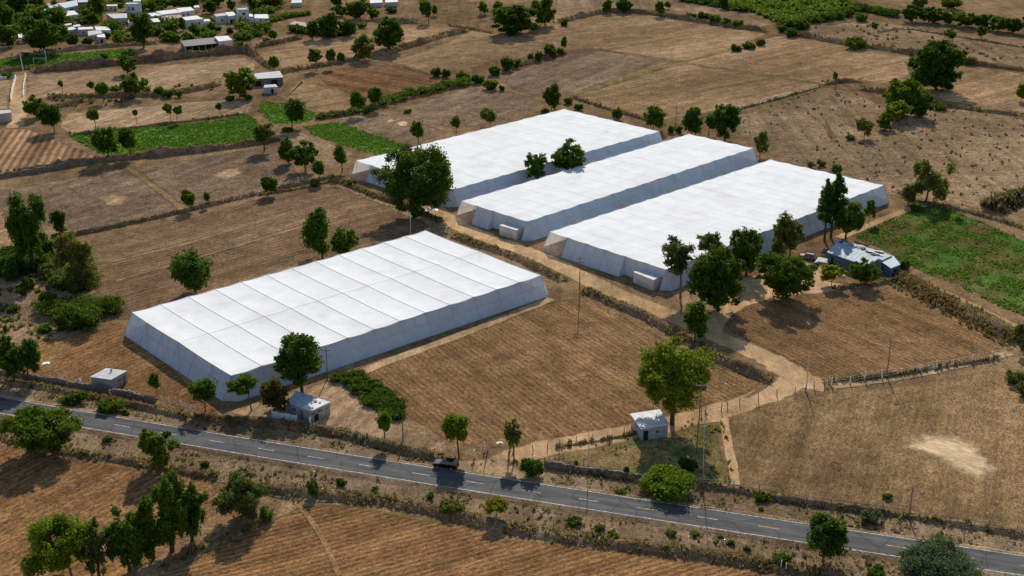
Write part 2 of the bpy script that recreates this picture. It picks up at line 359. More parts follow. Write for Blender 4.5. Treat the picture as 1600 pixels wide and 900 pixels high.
def smooth_line(P, it=2):
    for _ in range(it):
        Q = [P[0]]
        for a, b in zip(P, P[1:]): Q += [a.lerp(b, 0.25), a.lerp(b, 0.75)]
        P = Q + [P[-1]]
    return P

def set_edge(me, vals):
    at = me.attributes.new('edge', 'FLOAT', 'POINT'); at.data.foreach_set('value', np.array(vals, dtype=np.float32))

LAYER = [0]
def sheet(name, px, mat, inset=2.5, jit=0.5, fade=None):
    LAYER[0] += 1; z = 0.02 + 0.0012 * LAYER[0]
    P = [Vector((*G(*p)[:2], 0)) for p in px]
    area = sum(a.x * b.y - b.x * a.y for a, b in zip(P, P[1:] + P[:1]))
    if area < 0: P.reverse()
    P = densify(P, 4.0); n = len(P)
    P = [p + Vector((rng.normal(0, jit), rng.normal(0, jit), 0)) for p in P]
    I = []
    for i in range(n):
        t = (P[(i + 2) % n] - P[i - 2]); t = t.normalized() if t.length > 1e-6 else Vector((1, 0, 0))
        I.append(P[i] + Vector((-t.y, t.x, 0)) * inset)
    if fade:
        cc = sum(P, Vector()) / n; I = [p.lerp(cc, fade) for p in P]
    V = [(p.x, p.y, z) for p in P] + [(p.x, p.y, z) for p in I]
    F = [(i, (i + 1) % n, n + (i + 1) % n, n + i) for i in range(n)] + [tuple(range(n, 2 * n))]
    me = mesh(name, V, F, mat); set_edge(me, [0] * n + [1] * n)
    return tag(link(name, me), kind='structure')

def ribbon(name, px, w, mat, z=None, step=3.0):
    LAYER[0] += 1; z = z or 0.02 + 0.0012 * LAYER[0]
    P = resample(smooth_line([Vector((*G(*p)[:2], 0)) for p in px]), step); n = len(P)
    V, F, E = [], [], []
    for i, p in enumerate(P):
        t = (P[min(i + 1, n - 1)] - P[max(i - 1, 0)]).normalized(); q = Vector((-t.y, t.x, 0))
        for o, e in ((-0.75, 0), (-0.38, 1), (0.38, 1), (0.75, 0)):
            c = p + q * (o * w + rng.normal(0, 0.05 * w)); V.append((c.x, c.y, z)); E.append(e)
        if i:
            b = 4 * (i - 1)
            for k in range(3): F.append((b + k + 4, b + k + 5, b + k + 1, b + k))
    me = mesh(name, V, F, mat); set_edge(me, E)
    return tag(link(name, me), kind='structure')

R = 4000.0
tag(link('ground', mesh('ground', [(-R, -500, 0), (R, -500, 0), (R, 6000, 0), (-R, 6000, 0)], [(0, 1, 2, 3)], M['ground'])), kind='structure')

FIELDS = [
 ('brown', [(140,378),(250,352),(350,325),(470,290),(545,292),(600,320),(690,340),(650,375),(240,500),(190,500),(150,470),(135,420)]),
 ('orange', [(462,788),(520,784),(600,792),(700,812),(800,838),(900,850),(1000,862),(1100,874),(1210,892),(1320,908),(1420,960),(160,960),(230,905),(330,850),(420,808)]),
 ('orange2', [(-90,680),(0,690),(60,704),(130,716),(200,728),(340,752),(350,775),(330,800),(200,915),(100,960),(-120,960)]),
 ('center', [(912,462),(1000,505),(1100,560),(1192,592),(1160,622),(1000,662),(880,690),(800,702),(740,702),(690,690),(650,668),(605,625),(555,583),(700,528),(862,470)]),
 ('straw', [(1120,645),(1200,630),(1300,612),(1400,600),(1540,577),(1572,580),(1640,640),(1740,870),(1600,830),(1400,797),(1250,777),(1150,762),(1132,700)]),
 ('center', [(1140,490),(1200,470),(1280,460),(1400,452),(1430,455),(1500,490),(1588,545),(1560,560),(1400,588),(1300,600),(1265,590),(1200,550),(1130,515)]),
 ('weedy', [(1332,372),(1380,348),(1445,322),(1480,325),(1530,345),(1640,390),(1640,512),(1560,478),(1480,440),(1420,418),(1390,395),(1350,382)]),
 ('grey', [(-60,305),(0,296),(100,280),(190,262),(205,268),(250,300),(290,332),(200,350),(110,368),(60,350),(30,340),(-60,345)]),
 ('tan', [(-60,345),(8,328),(26,352),(26,392),(-60,404)]),
 ('grey', [(206,262),(300,248),(400,230),(432,228),(455,255),(475,278),(400,300),(294,330),(255,300)]),
 ('tanrow', [(-40,205),(45,200),(100,222),(162,246),(100,258),(0,273),(-40,278)]),
 ('crop', [(105,212),(170,205),(250,196),(340,188),(385,178),(400,186),(412,205),(400,222),(300,232),(215,240),(160,244)]),
 ('pale', [(100,178),(180,170),(280,160),(370,155),(398,160),(390,176),(300,188),(110,209),(90,200)]),
 ('pale', [(42,118),(100,112),(200,106),(300,98),(385,90),(405,102),(395,115),(330,125),(310,136),(240,143),(120,150),(40,156),(36,150)]),
 ('crop', [(-30,95),(60,85),(130,82),(205,75),(215,88),(100,99),(50,106),(-30,110)]),
 ('pale', [(-30,125),(22,122),(18,150),(16,170),(-30,172)]),
 ('crop2', [(402,175),(410,158),(445,162),(475,170),(500,179),(485,190),(462,194),(425,193)]),
 ('crop', [(472,198),(530,190),(625,224),(648,238),(590,244),(560,236),(490,212)]),
 ('dark', [(490,118),(525,107),(572,97),(625,105),(675,116),(706,125),(687,135),(625,148),(585,158),(550,148),(512,135)]),
 ('tan', [(430,150),(470,125),(510,136),(550,150),(590,160),(560,174),(510,180),(470,165)]),
 ('grey', [(612,172),(660,160),(728,137),(800,142),(850,160),(850,178),(790,192),(710,203),(655,188)]),
 ('grey', [(545,190),(600,177),(655,190),(705,206),(640,228),(612,225)]),
 ('tan', [(630,90),(700,65),(735,48),(850,62),(850,75),(800,85),(745,105),(675,115),(625,102),(605,95)]),
 ('grey', [(800,112),(860,90),(900,76),(935,78),(1060,97),(1000,110),(893,147),(848,152),(800,142),(785,125)]),
 ('tan', [(897,150),(1065,99),(1200,119),(1290,130),(1200,160),(1140,172),(1040,187),(960,177),(905,164)]),
 ('tan', [(830,60),(880,38),(940,23),(1025,25),(1070,34),(1200,53),(1160,72),(1070,96),(935,77),(905,72),(850,60)]),
 ('rough', [(860,38),(868,0),(930,-15),(1040,-10),(1100,5),(1160,20),(1210,38),(1180,44),(1070,18),(1000,15),(940,20)]),
 ('tan', [(1068,98),(1210,56),(1245,58),(1310,72),(1430,90),(1420,120),(1380,132),(1340,125),(1285,132),(1200,118),(1090,101)]),
 ('rough', [(1250,48),(1350,30),(1410,40),(1500,55),(1600,75),(1660,112),(1530,97),(1440,87),(1370,72),(1310,68)]),
 ('tan', [(1490,100),(1600,115),(1660,130),(1660,182),(1560,172),(1470,158),(1450,140)]),
 ('rough', [(1150,180),(1290,136),(1340,146),(1400,175),(1460,165),(1600,187),(1660,192),(1660,335),(1560,332),(1500,322),(1440,315),(1300,285),(1200,245),(1185,225),(1150,215)]),
 ('crop', [(1085,-8),(1300,-18),(1345,12),(1330,20),(1300,28),(1225,40),(1165,15)]),
 ('dust', [(1045,457),(1110,440),(1190,425),(1250,405),(1285,412),(1300,440),(1340,450),(1300,458),(1200,470),(1140,490),(1060,482)]),
 ('orange2', [(25,545),(150,505),(195,503),(215,520),(345,640),(330,652),(240,627),(60,588),(0,565)]),
 ('pale', [(345,645),(380,635),(560,578),(545,600),(590,640),(640,670),(705,697),(690,716),(560,690),(480,665),(400,655)]),
 ('grass', [(850,705),(940,690),(1060,660),(1112,645),(1130,700),(1145,757),(1090,757),(1000,747),(870,724)]),
 ('tan', [(375,48),(430,45),(462,58),(400,75),(378,62)]),
 ('tan', [(395,82),(470,62),(550,58),(620,76),(565,92),(450,108),(420,102)]),
 ('tan', [(630,42),(700,40),(722,46),(640,70),(615,62)]),
 ('rough', [(400,196),(445,196),(500,215),(560,240),(520,262),(480,262),(440,225)]),
 ('rough', [(-30,440),(60,432),(150,470),(165,512),(80,535),(-30,545)]),
 ('rough', [(520,292),(560,290),(700,335),(720,352),(690,360),(600,325)]),
]
for i, (m, px) in enumerate(FIELDS): sheet('field', px, M[m])

for px in ([(1380,678),(1430,668),(1495,672),(1545,698),(1580,748),(1545,764),(1490,742),(1445,720),(1405,700)],
           [(304,111),(318,107),(330,111),(318,114)], [(612,192),(630,187),(643,192),(640,198),(622,198)], [(600,190),(612,184),(618,189),(606,193)]):
    sheet('bare_patch_ground', px, M['white_soil'], jit=0.4, fade=0.92)
sheet('bare_patch_ground', [(140,310),(175,300),(205,306),(198,322),(170,326)], M['pale'], fade=0.75)
sheet('bare_patch_ground', [(320,275),(355,262),(380,260),(385,272),(350,285)], M['pale'], fade=0.75)
sheet('bare_patch_ground', [(470,152),(500,148),(520,152),(490,160)], M['dust'], fade=0.7)

# dirt tracks
ribbon('path', [(668,318),(700,345),(760,372),(830,395),(905,430),(970,463),(1040,490),(1110,521),(1170,548),(1226,572),(1246,588),(1230,606),(1180,626),(1100,650),(1000,673),(900,692),(830,706),(785,722),(752,742)], 5.0, M['track'])
ribbon('path', [(1200,560),(1240,585),(1262,598),(1290,602)], 5.5, M['track'])
ribbon('path', [(1230,455),(1190,462),(1140,480),(1110,510),(1120,530)], 4.0, M['track'])
ribbon('path', [(1310,372),(1340,360),(1400,334),(1450,318)], 2.2, M['track'])
ribbon('path', [(1405,428),(1450,447),(1520,478),(1600,520)], 2.4, M['track'])
ribbon('path', [(1300,604),(1400,592),(1500,572),(1580,552)], 2.0, M['dust'])
ribbon('path', [(30,118),(28,150),(30,180),(22,200)], 5.0, M['dust'])
ribbon('path', [(200,262),(225,282),(255,302),(290,332)], 1.6, M['straw'])
ribbon('path', [(1128,640),(1135,680),(1143,720),(1150,758)], 1.5, M['track'])
ribbon('path', [(562,583),(620,560),(720,524),(862,467)], 2.2, M['dust'])
ribbon('path', [(935,76),(1000,88),(1068,98),(1200,119),(1290,133)], 2.0, M['grass'])
ribbon('path', [(893,149),(980,122),(1068,98),(1150,74)], 2.5, M['grass'])
ribbon('path', [(850,165),(790,195),(710,206)], 1.5, M['straw'])
ribbon('path', [(580,96),(640,105),(706,124)], 2.0, M['straw'])
ribbon('path', [(1180,175),(1240,152),(1290,134)], 2.5, M['grass'])
ribbon('path', [(35,27),(60,17),(92,5)], 7.0, M['roof_grey'])
for px in ([(1200,600),(1185,612),(1165,622)], [(1262,176),(1290,196),(1300,222)], [(1284,178),(1298,205),(1305,224)]):
    ribbon('path', px, 0.9, M['straw'])
ribbon('path', [(462,785),(482,808),(505,842),(530,900)], 0.8, M['straw'])

for px in ([(170,410),(300,380),(460,330)], [(180,440),(320,400),(480,352)],
           [(60,135),(200,125),(330,115)], [(120,195),(250,180),(380,165)], [(640,98),(760,76),(840,66)], [(1000,130),(1100,112),(1180,122)]):
    ribbon('path', px, 0.6, M['pale'])
# verges either side of the road
VU = [(-40,617),(0,623),(157,650),(300,675),(400,692),(540,712),(677,734),(800,754.5),(1000,784),(1200,813),(1400,843),(1600,873),(1680,885)]
VL = [(-40,642),(0,649),(157,675),(267,694),(400,716),(600,748.5),(800,782),(1000,812),(1200,842),(1400,872),(1570,899),(1680,916)]
sheet('verge_ground', [(-60,590)] + [(0,593),(250,638),(400,655),(560,695),(690,722),(790,718),(850,732),(1010,755),(1200,783),(1400,806),(1600,838),(1700,850)] + [(x, y + 3) for x, y in reversed(VU)], M['verge'], inset=1.2)
sheet('verge_ground', [(x, y - 3) for x, y in VL] + [(1680,960),(1420,950),(1320,908),(1210,890),(1000,862),(800,834),(700,810),(600,790),(460,785),(340,752),(200,727),(0,690),(-60,680)], M['verge'], inset=1.2)
sheet('verge_ground', [(700,725),(740,718),(790,716),(820,735),(830,757),(770,751),(715,742)], M['dust'], inset=1.5)

r1 = G(100, 643); rd = (G(1500, 861) - r1).normalized(); rn = Vector((-rd.y, rd.x, 0))
def road_fit(px):
    q = [(G(*p) - r1) for p in px]; return np.polyfit([a.dot(rd) for a in q], [a.dot(rn) for a in q], 3)
fu, fl = road_fit(VU), road_fit(VL)
def road_pt(t, k, off=0.0, z=0.0):     # k: 0 lower line .. 1 upper line
    o = np.polyval(fl, t) * (1 - k) + np.polyval(fu, t) * k + off
    return Vector((*(r1 + rd * t + rn * o)[:2], z))
ZR = 0.5
M['asphalt'] = asphalt('asphalt', -math.atan2(rd.y, rd.x))
ts = np.arange(-26, 200, 3.0)
V, F, fm = [], [], []
for i, t in enumerate(ts):
    ja, jb = rng.normal(0, 0.05), rng.normal(0, 0.05)
    V += [road_pt(t, 0, -2.0, 0.02), road_pt(t, 0, -0.42 + ja, ZR), road_pt(t, 1, 0.42 + jb, ZR), road_pt(t, 1, 2.0, 0.02)]
    if i:
        b = 4 * (i - 1)
        for k in range(3): F.append((b + k + 4, b + k + 5, b + k + 1, b + k)); fm.append(0 if k == 1 else 1)
verge_solid = soil('verge_solid', (0.18, 0.125, 0.08), (0.22, 0.16, 0.105), (0.3, 0.23, 0.155), clod=0.8, edge=False, stretch=1.0)
road = tag(link('road', mesh('road', V, [f[::-1] for f in F], [M['asphalt'], verge_solid], fmat=fm)), kind='structure')
def strip(name, t0, t1, k, w, mat, z):
    tt = np.linspace(t0, t1, max(2, int((t1 - t0) / 3) + 1)); V, F = [], []
    for i, t in enumerate(tt):
        V += [road_pt(t, k, -w / 2, z), road_pt(t, k, w / 2, z)]
        if i: b = 2 * (i - 1); F.append((b, b + 2, b + 3, b + 1))
    return link(name, mesh(name, V, F, mat), road)
strip('edge_line', -26, 197, 0, 0.16, M['line_white'], ZR + 0.006)
strip('edge_line', -26, 197, 1, 0.16, M['line_white'], ZR + 0.006)
k = 0
for j in range(-7, 14):
    t = 55.6 + 10.52 * j
    strip('lane_marking', t, t + 3.5, 0.5, 0.15, M['line_yellow'] if (j >= 6 and j % 2 == 0) or j == 11 else M['line_white'], ZR + 0.006)

# dust blown over the broken edges of the asphalt
for k_, sg in ((0, 1), (1, -1)):
    V, F, E = [], [], []
    for i, t in enumerate(np.arange(-26, 197, 1.5)):
        for o, e in ((-1.1, 0.9), (-0.42, 0.75), (0.05, 0.25), (0.7, 0.0)):
            z = ZR + 0.004 if o > -0.45 else ZR - 0.19
            V.append(road_pt(t, k_, sg * (o + rng.normal(0, .06)), z)); E.append(e)
        if i:
            b = 4 * (i - 1)
            for k in range(3): F.append((b + k, b + k + 1, b + k + 5, b + k + 4) if sg < 0 else (b + k + 4, b + k + 5, b + k + 1, b + k))
    me = mesh('road_dust_ground', V, F, M['verge']); set_edge(me, E); tag(link('road_dust_ground', me), kind='structure')

# ------------------------------------------------------------------ banks of earth between the fields
def bank(px, w, h, mat, name='earth_bank', rough=0.12, step=1.2):
    P = resample(smooth_line([Vector((*G(*p)[:2], 0)) for p in px], 1), step); n = len(P)
    prof = [(-0.5, -0.05), (-0.36, 0.45), (-0.18, 0.85), (0.0, 1.0), (0.2, 0.8), (0.36, 0.4), (0.5, -0.05)]
    V, F = [], []
    ph = rng.uniform(0, 6, 4)
    for i, p in enumerate(P):
        t = (P[min(i + 1, n - 1)] - P[max(i - 1, 0)]).normalized(); q = Vector((-t.y, t.x, 0))
        e = min(1.0, i / 4 + 0.1, (n - 1 - i) / 4 + 0.1)
        kk = 1 + 0.25 * math.sin(i * 0.21 + ph[0]) + 0.18 * math.sin(i * 0.53 + ph[1])
        for o, z in prof:
            c = p + q * w * (o + rng.normal(0, 0.04)); zz = h * z * kk * e * (1 + rng.normal(0, rough)) if z > 0 else -0.05
            V.append((c.x, c.y, zz))
        if i:
            b = 7 * (i - 1)
            for k in range(6): F.append((b + k, b + k + 1, b + k + 8, b + k + 7))
    F = [f[::-1] for f in F]
    tag(link(name, mesh(name, V, F, mat, True)), kind='structure')
    return P

BANKS = [
 ([(712,370),(735,380),(762,388),(800,400),(850,424),(880,440)], 3.2, 1.1, 'bank'),
 ([(915,455),(945,470),(995,489),(1050,518),(1105,552),(1162,580),(1205,596)], 3.6, 1.3, 'bank'),
 ([(1405,432),(1440,455),(1490,480),(1540,505),(1590,532)], 6.5, 1.7, 'bank'),
 ([(1420,420),(1400,438),(1360,446),(1300,452)], 2.5, 0.6, 'bank'),
 ([(395,758),(430,766),(520,775),(600,783),(712,806),(800,828),(900,843),(1000,855),(1100,868),(1200,884),(1290,900)], 3.6, 0.9, 'bank'),
 ([(0,684),(60,697),(125,709),(240,728),(345,748)], 2.6, 0.6, 'bank'),
 ([(424,806),(345,846),(250,890)], 2.2, 0.4, 'bank'),
 ([(530,283),(580,305),(640,325),(690,348)], 3.0, 0.9, 'bank'),
 ([(300,655),(360,660),(430,665),(520,675),(600,697),(692,719)], 3.5, 1.1, 'bank'),
 ([(0,596),(90,610),(200,632),(300,655)], 2.5, 0.8, 'bank'),
 ([(1090,760),(1150,766),(1200,779),(1300,793),(1400,806),(1500,821),(1620,842)], 1.8, 0.9, 'bank'),
 ([(80,372),(130,366),(250,340),(400,304),(522,277)], 1.6, 0.9, 'bank'),
 ([(1285,598),(1340,594),(1420,583),(1490,571),(1560,560)], 1.8, 0.7, 'bank'),
 ([(0,276),(90,263),(170,251),(300,239),(400,226),(440,218)], 2.2, 2.0, 'cliff'),
 ([(50,113),(120,107),(212,99),(300,89),(387,80),(400,90)], 4.0, 3.2, 'cliff'),
 ([(-20,118),(20,111),(50,108)], 3.0, 2.0, 'cliff'),
 ([(20,90),(100,80),(160,74),(250,68)], 4.0, 1.8, 'cliff'),
 ([(75,152),(120,152),(180,151),(250,150),(300,143),(345,132)], 4.5, 1.6, 'bank'),
 ([(80,170),(120,160),(140,158)], 4.0, 1.2, 'bank'),
 ([(110,211),(200,201),(300,190),(385,178)], 1.6, 0.7, 'bank'),
 ([(400,75),(440,66),(470,60)], 4.0, 1.8, 'cliff'), ([(395,84),(405,95),(425,108)], 3.5, 1.5, 'cliff'),
 ([(430,117),(470,108),(520,101),(575,88)], 4.0, 1.6, 'bank'),
 ([(575,90),(640,74),(690,58),(728,49)], 4.5, 2.2, 'bank'),
 ([(580,33),(620,36),(655,36)], 5, 2.0, 'cliff'),
 ([(500,186),(550,178),(600,164),(660,150),(725,134)], 3.0, 1.0, 'bank'),
 ([(785,110),(830,98),(880,84)], 4, 1.5, 'bank'),
 ([(870,36),(930,22),(960,18),(1020,22),(1070,31),(1200,50)], 5, 2.0, 'bank'),
 ([(1245,55),(1310,68),(1370,76),(1440,88)], 5, 2.2, 'cliff'), ([(1500,98),(1560,106),(1640,116)], 4, 1.4, 'bank'),
 ([(1285,132),(1320,128),(1348,128)], 4, 1.6, 'bank'), ([(1340,140),(1380,145),(1410,150)], 4, 1.8, 'cliff'),
 ([(1450,162),(1520,172),(1600,182)], 3, 1.0, 'bank'), ([(1370,52),(1410,44),(1470,54),(1600,75)], 2, 0.7, 'bank'),
 ([(1545,328),(1575,316),(1610,306)], 5, 2.2, 'bank'), ([(1400,300),(1430,318),(1470,322),(1540,338),(1620,364)], 2.2, 0.7, 'bank'),
 ([(893,152),(930,165),(990,182),(1040,196)], 2.5, 0.8, 'bank'), ([(1150,172),(1190,162),(1290,134)], 1.5, 0.5, 'bank'),
 ([(850,728),(940,742),(1015,754)], 1.6, 1.0, 'bank'),
 ([(520,283),(490,292),(400,306)], 1.2, 0.6, 'bank'),
 ([(700,40),(740,46),(770,52)], 3, 0.8, 'bank'),
 ([(870,700),(960,686),(1040,668)], 1.2, 0.5, 'bank'),
]
BANK_LINES = [(bank(px, w, h, M[m]), w, h) for px, w, h, m in BANKS]

# ------------------------------------------------------------------ the four shade-net houses
def lerp(a, b, t): return a + (b - a) * t
HR, OFF = 5.0, 2.4
def greenhouse(px, nl, nw, label, cat_group, wide_seams, open_corner, porch=None, ne=6):
    A, B, C, D = [G(*p, HR) for p in px]
    base = (A + B + C + D) / 4; base.z = 0
    root = empty('shade_net_greenhouse', base, label, 'greenhouse', cat_group)
    def P(u, v): return lerp(lerp(B, A, u), lerp(C, D, u), v) - base
    eu = ((A - B) + (D - C)).normalized(); ev = ((C - B) + (D - A)).normalized(); eu.z = ev.z = 0
    L = (A - B).length; W = (C - B).length
    def sagz(fu, fv, u, v):
        cu, cv = 1 - (2 * fu - 1) ** 2, 1 - (2 * fv - 1) ** 2
        d = (0.13 if wide_seams else 0.02) * cu + (0.16 if wide_seams else 0.03) * cv
        ev_, eu_ = max(0, 1 - min(v, 1 - v) * 22), max(0, 1 - min(u, 1 - u) * 30)
        return -(d * (1 - max(ev_, eu_)) + 0.2 * cu * ev_ * (1 - eu_) + 0.2 * cv * eu_ * (1 - ev_))
    def frac(t, nb): return 1.0 if t > 1 - 1e-9 else (t * nb) % 1.0
    nsu, nsv = (6, 14) if wide_seams else (4, 4)
    rip = rng.uniform(0, 6, 3)
    for i in range(nl):
        for j in range(nw):
            V, F = [], []
            for a in range(nsu + 1):
                for b in range(nsv + 1):
                    fu, fv = a / nsu, b / nsv; u, v = (i + fu) / nl, (j + fv) / nw
                    p = P(u, v)
                    w = (0.07 * math.sin(v * W * 1.7 + rip[0] + 2 * math.sin(i * 1.7 + rip[1])) * math.sin(math.pi * fu)) if wide_seams else 0.03 * math.sin(v * W * 0.9 + u * 40)
                    p.z += sagz(fu, fv, u, v) + w; V.append(p)
            for a in range(nsu):
                for b in range(nsv):
                    k = a * (nsv + 1) + b; F.append((k, k + 1, k + nsv + 2, k + nsv + 1))
            link('roof_panel', mesh('roof_panel', V, F, M['net_roof'], True), root)
    rs = 0.036 if wide_seams else 0.012
    for i in range(0, nl + 1):
        m = MB(); m.tube([P(i / nl, v) + Vector((0, 0, 0.05 + sagz(0, (v * nw) % 1.0 if v < 1 else 1, i / nl, v))) for v in np.linspace(0, 1, nw * 6 + 1)], rs if 0 < i < nl else 0.04, 5)
        m.obj('roof_seam', M['seam'] if wide_seams else M['seam_lite'], root)
    for j in range(0, nw + 1):
        m = MB(); m.tube([P(u, j / nw) + Vector((0, 0, 0.055 + sagz((u * nl) % 1.0 if u < 1 else 1, 0, u, j / nw))) for u in np.linspace(0, 1, nl * 4 + 1)], rs * 0.7 if 0 < j < nw else 0.04, 5)
        m.obj('roof_seam', M['seam'] if wide_seams else M['seam_lite'], root)
    # sloping net walls, one panel for each bay
    sides = [('u', 0, ne, -eu), ('u', 1, ne, eu), ('v', 0, nl, -ev), ('v', 1, nl, ev)]
    for ax, val, nb, out in sides:
        def edge(t):
            p = P(val, t) if ax == 'u' else P(t, val)
            f = frac(t, nw if ax == 'u' else nl); p.z -= 0.2 * (1 - (2 * f - 1) ** 2) * (min(t, 1 - t) > 1e-6)
            return p
        pk = [k for k in range(nb) if porch and ax == 'u' and val == 0 and k >= nb - 2]     # the net stands upright behind the porch
        def foot(t, k=None): p = edge(t) + out * (0.25 if k in pk else OFF); p.z = 0.02; return p
        if pk:
            for t in (pk[0] / nb, 1.0):
                e0 = edge(t); e0.z -= 0.06; link('side_panel', mesh('side_panel', [e0, foot(t), foot(t, pk[0])], [(0, 1, 2)], M['net_side']), root)
        railp = []
        for k in range(nb):
            veil = open_corner and ax == 'u' and val == 0 and k == 0
            V, F = [], []
            for a in range(5):
                for b in range(5):
                    t = (k + a / 4) / nb; s = b / 4
                    p = edge(t).lerp(foot(t, k), s); bow = math.sin(math.pi * s) * 0.18 * math.sin(math.pi * a / 4)
                    p = p - out * bow; p.z -= 0.06 * (1 - s); V.append(p)
            for a in range(4):
                for b in range(4):
                    q = a * 5 + b; F.append((q, q + 1, q + 6, q + 5))
            thin = (open_corner and ax == 'v' and val == 0 and k < 1)
            link('side_panel', mesh('side_panel', V, F, M['net_veil' if veil else 'net_thin' if thin else 'net_side'], True), root)
        st = 1.0 / nb if (open_corner and ax == 'u' and val == 0) else 0.0
        en = pk[0] / nb if pk else 1.0
        m = MB(); m.tube([edge(t).lerp(foot(t), 0.46) + out * 0.05 for t in (st, en)], 0.035, 4); m.obj('rail', M['cable'], root)
        m = MB(); m.tube([foot(t) + Vector((0, 0, 0.08)) + out * 0.03 for t in (st, en)], 0.09, 4); m.obj('ground_skirt', M['net_side'], root)
        for k in range(nb + 1):
            t = k / nb
            m = MB(); q = edge(t) - out * 0.12; m.tube([(q.x, q.y, 0), (q.x, q.y, HR - 0.1)], 0.06, 5); m.obj('post', M['galv'], root)
            m = MB(); m.tube([edge(t) + out * 0.04, foot(t, k if k > (pk[0] if pk else 99) and k < nb else None) + out * 0.04], 0.045, 4); m.obj('guy_cable', M['cable'], root)
            if k < nb and not (open_corner and ax == 'u' and val == 0 and k == 0):
                tm = (k + 0.5) / nb
                m = MB(); m.tube([edge(tm) + out * 0.03 , foot(tm, k) + out * 0.03], 0.022, 4); m.obj('guy_cable', M['cable'], root)
                m = MB(); m.tube([edge(t) + out * 0.035, foot((k + 0.5) / nb, k) + out * 0.035], 0.03, 4); m.obj('brace', M['galv'], root)
    for (u, v, ou, ov) in ((0, 0, -eu, -ev), (0, 1, -eu, ev), (1, 0, eu, -ev), (1, 1, eu, ev)):
        p = P(u, v); a = p + ou * OFF; b = p + ov * OFF; a.z = b.z = 0.02
        link('corner_panel', mesh('corner_panel', [p - Vector((0, 0, 0.06)), a, b], [(0, 1, 2)], M['net_thin' if (open_corner and u == 0 and v == 0) else 'net_side']), root)
        m = MB(); m.tube([p, (a + b) / 2 + (ou + ov) * 0.3], 0.04, 4); m.obj('guy_cable', M['cable'], root)
    if open_corner:      # trusses that show through the open bay
        for u in (0.03, 0.09, 0.16):
            for v in (0.06, 0.17, 0.3):
                q = P(u, v); m = MB(); m.tube([(q.x, q.y, 0), (q.x, q.y, HR - 0.4)], 0.06, 5); m.obj('post', M['galv'], root)
    else:
        for u in np.linspace(0.08, 0.92, 8):
            for v in (0.5,):
                q = P(u, v); m = MB(); m.tube([(q.x, q.y, 0), (q.x, q.y, HR - 0.4)], 0.06, 5); m.obj('post', M['galv'], root)
    if porch:
        h = 2.9; Q = [G(*p, h) - base for p in porch]; LO = [Vector((q.x, q.y, 0.03)) for q in Q]
        c = sum(Q, Vector()) / 4
        pr = empty('entrance_porch', (0, 0, 0), None, None); pr.parent = root
        m = MB(); m.hexa([c + (q - c) * 1.03 + Vector((0, 0, -0.06)) for q in Q], [c + (q - c) * 1.03 + Vector((0, 0, 0.05)) for q in Q]); m.obj('porch_roof', M['roof_white'], pr)
        for k in range(4):
            a, b, lb, la = Q[k], Q[(k + 1) % 4], LO[(k + 1) % 4], LO[k]
            link('porch_net', mesh('porch_net', [a, b, lb, la], [(0, 1, 2, 3)], M['porch']), pr)
            m = MB(); m.tube([la, a], 0.06, 5); m.obj('porch_post', M['galv'], pr)
        a, b = LO[0], LO[1]; m = MB(); o = (b - a).normalized().cross(Vector((0, 0, 1))) * 0.06
        m.hexa([a.lerp(b, 0.2) + o, a.lerp(b, 0.75) + o, a.lerp(b, 0.75) + o * 1.5, a.lerp(b, 0.2) + o * 1.5],
               [a.lerp(b, 0.2) + o + Vector((0, 0, 1.3)), a.lerp(b, 0.75) + o + Vector((0, 0, 1.3)), a.lerp(b, 0.75) + o * 1.5 + Vector((0, 0, 1.3)), a.lerp(b, 0.2) + o * 1.5 + Vector((0, 0, 1.3))])
        m.obj('door_or_dark_slab', M['concrete'], pr)
    return root
gg = 'white shade-net greenhouses'
greenhouse([(665,360),(206,488),(361,587),(845,430)], 12, 2, 'large white shade-net greenhouse nearest the road, with dark roof seams', gg, True, False)
greenhouse([(882,170),(556,251),(707,296),(1030,205)], 14, 6, 'farthest white shade-net greenhouse, behind the big dark tree', gg, False, True)
greenhouse([(1077,209),(721,314),(824,346),(1177,231)], 15, 4, 'narrow white shade-net greenhouse in the middle of the three side by side', gg, False, True,
           [(780.6,352),(806.9,359.8),(817.5,355),(792.5,347.5)], ne=4)
greenhouse([(1204,249),(859,362),(1041,421),(1381,289)], 15, 6, 'white shade-net greenhouse beside the blue-walled house and tall poplars', gg, False, True,
           [(990,425),(1021,437.5),(1035,431),(1005,421)])

# ------------------------------------------------------------------ trees and shrubs
TINT = dict(d='leaf_dark', m='leaf_mid', l='leaf_lite', o='leaf_olive', g='leaf_grey', r='leaf_rust', y='leaf_yel', v='leaf_vivid')

def unit(n, r):
    v = r.normal(size=(n, 3)); return v / np.linalg.norm(v, axis=1, keepdims=True)

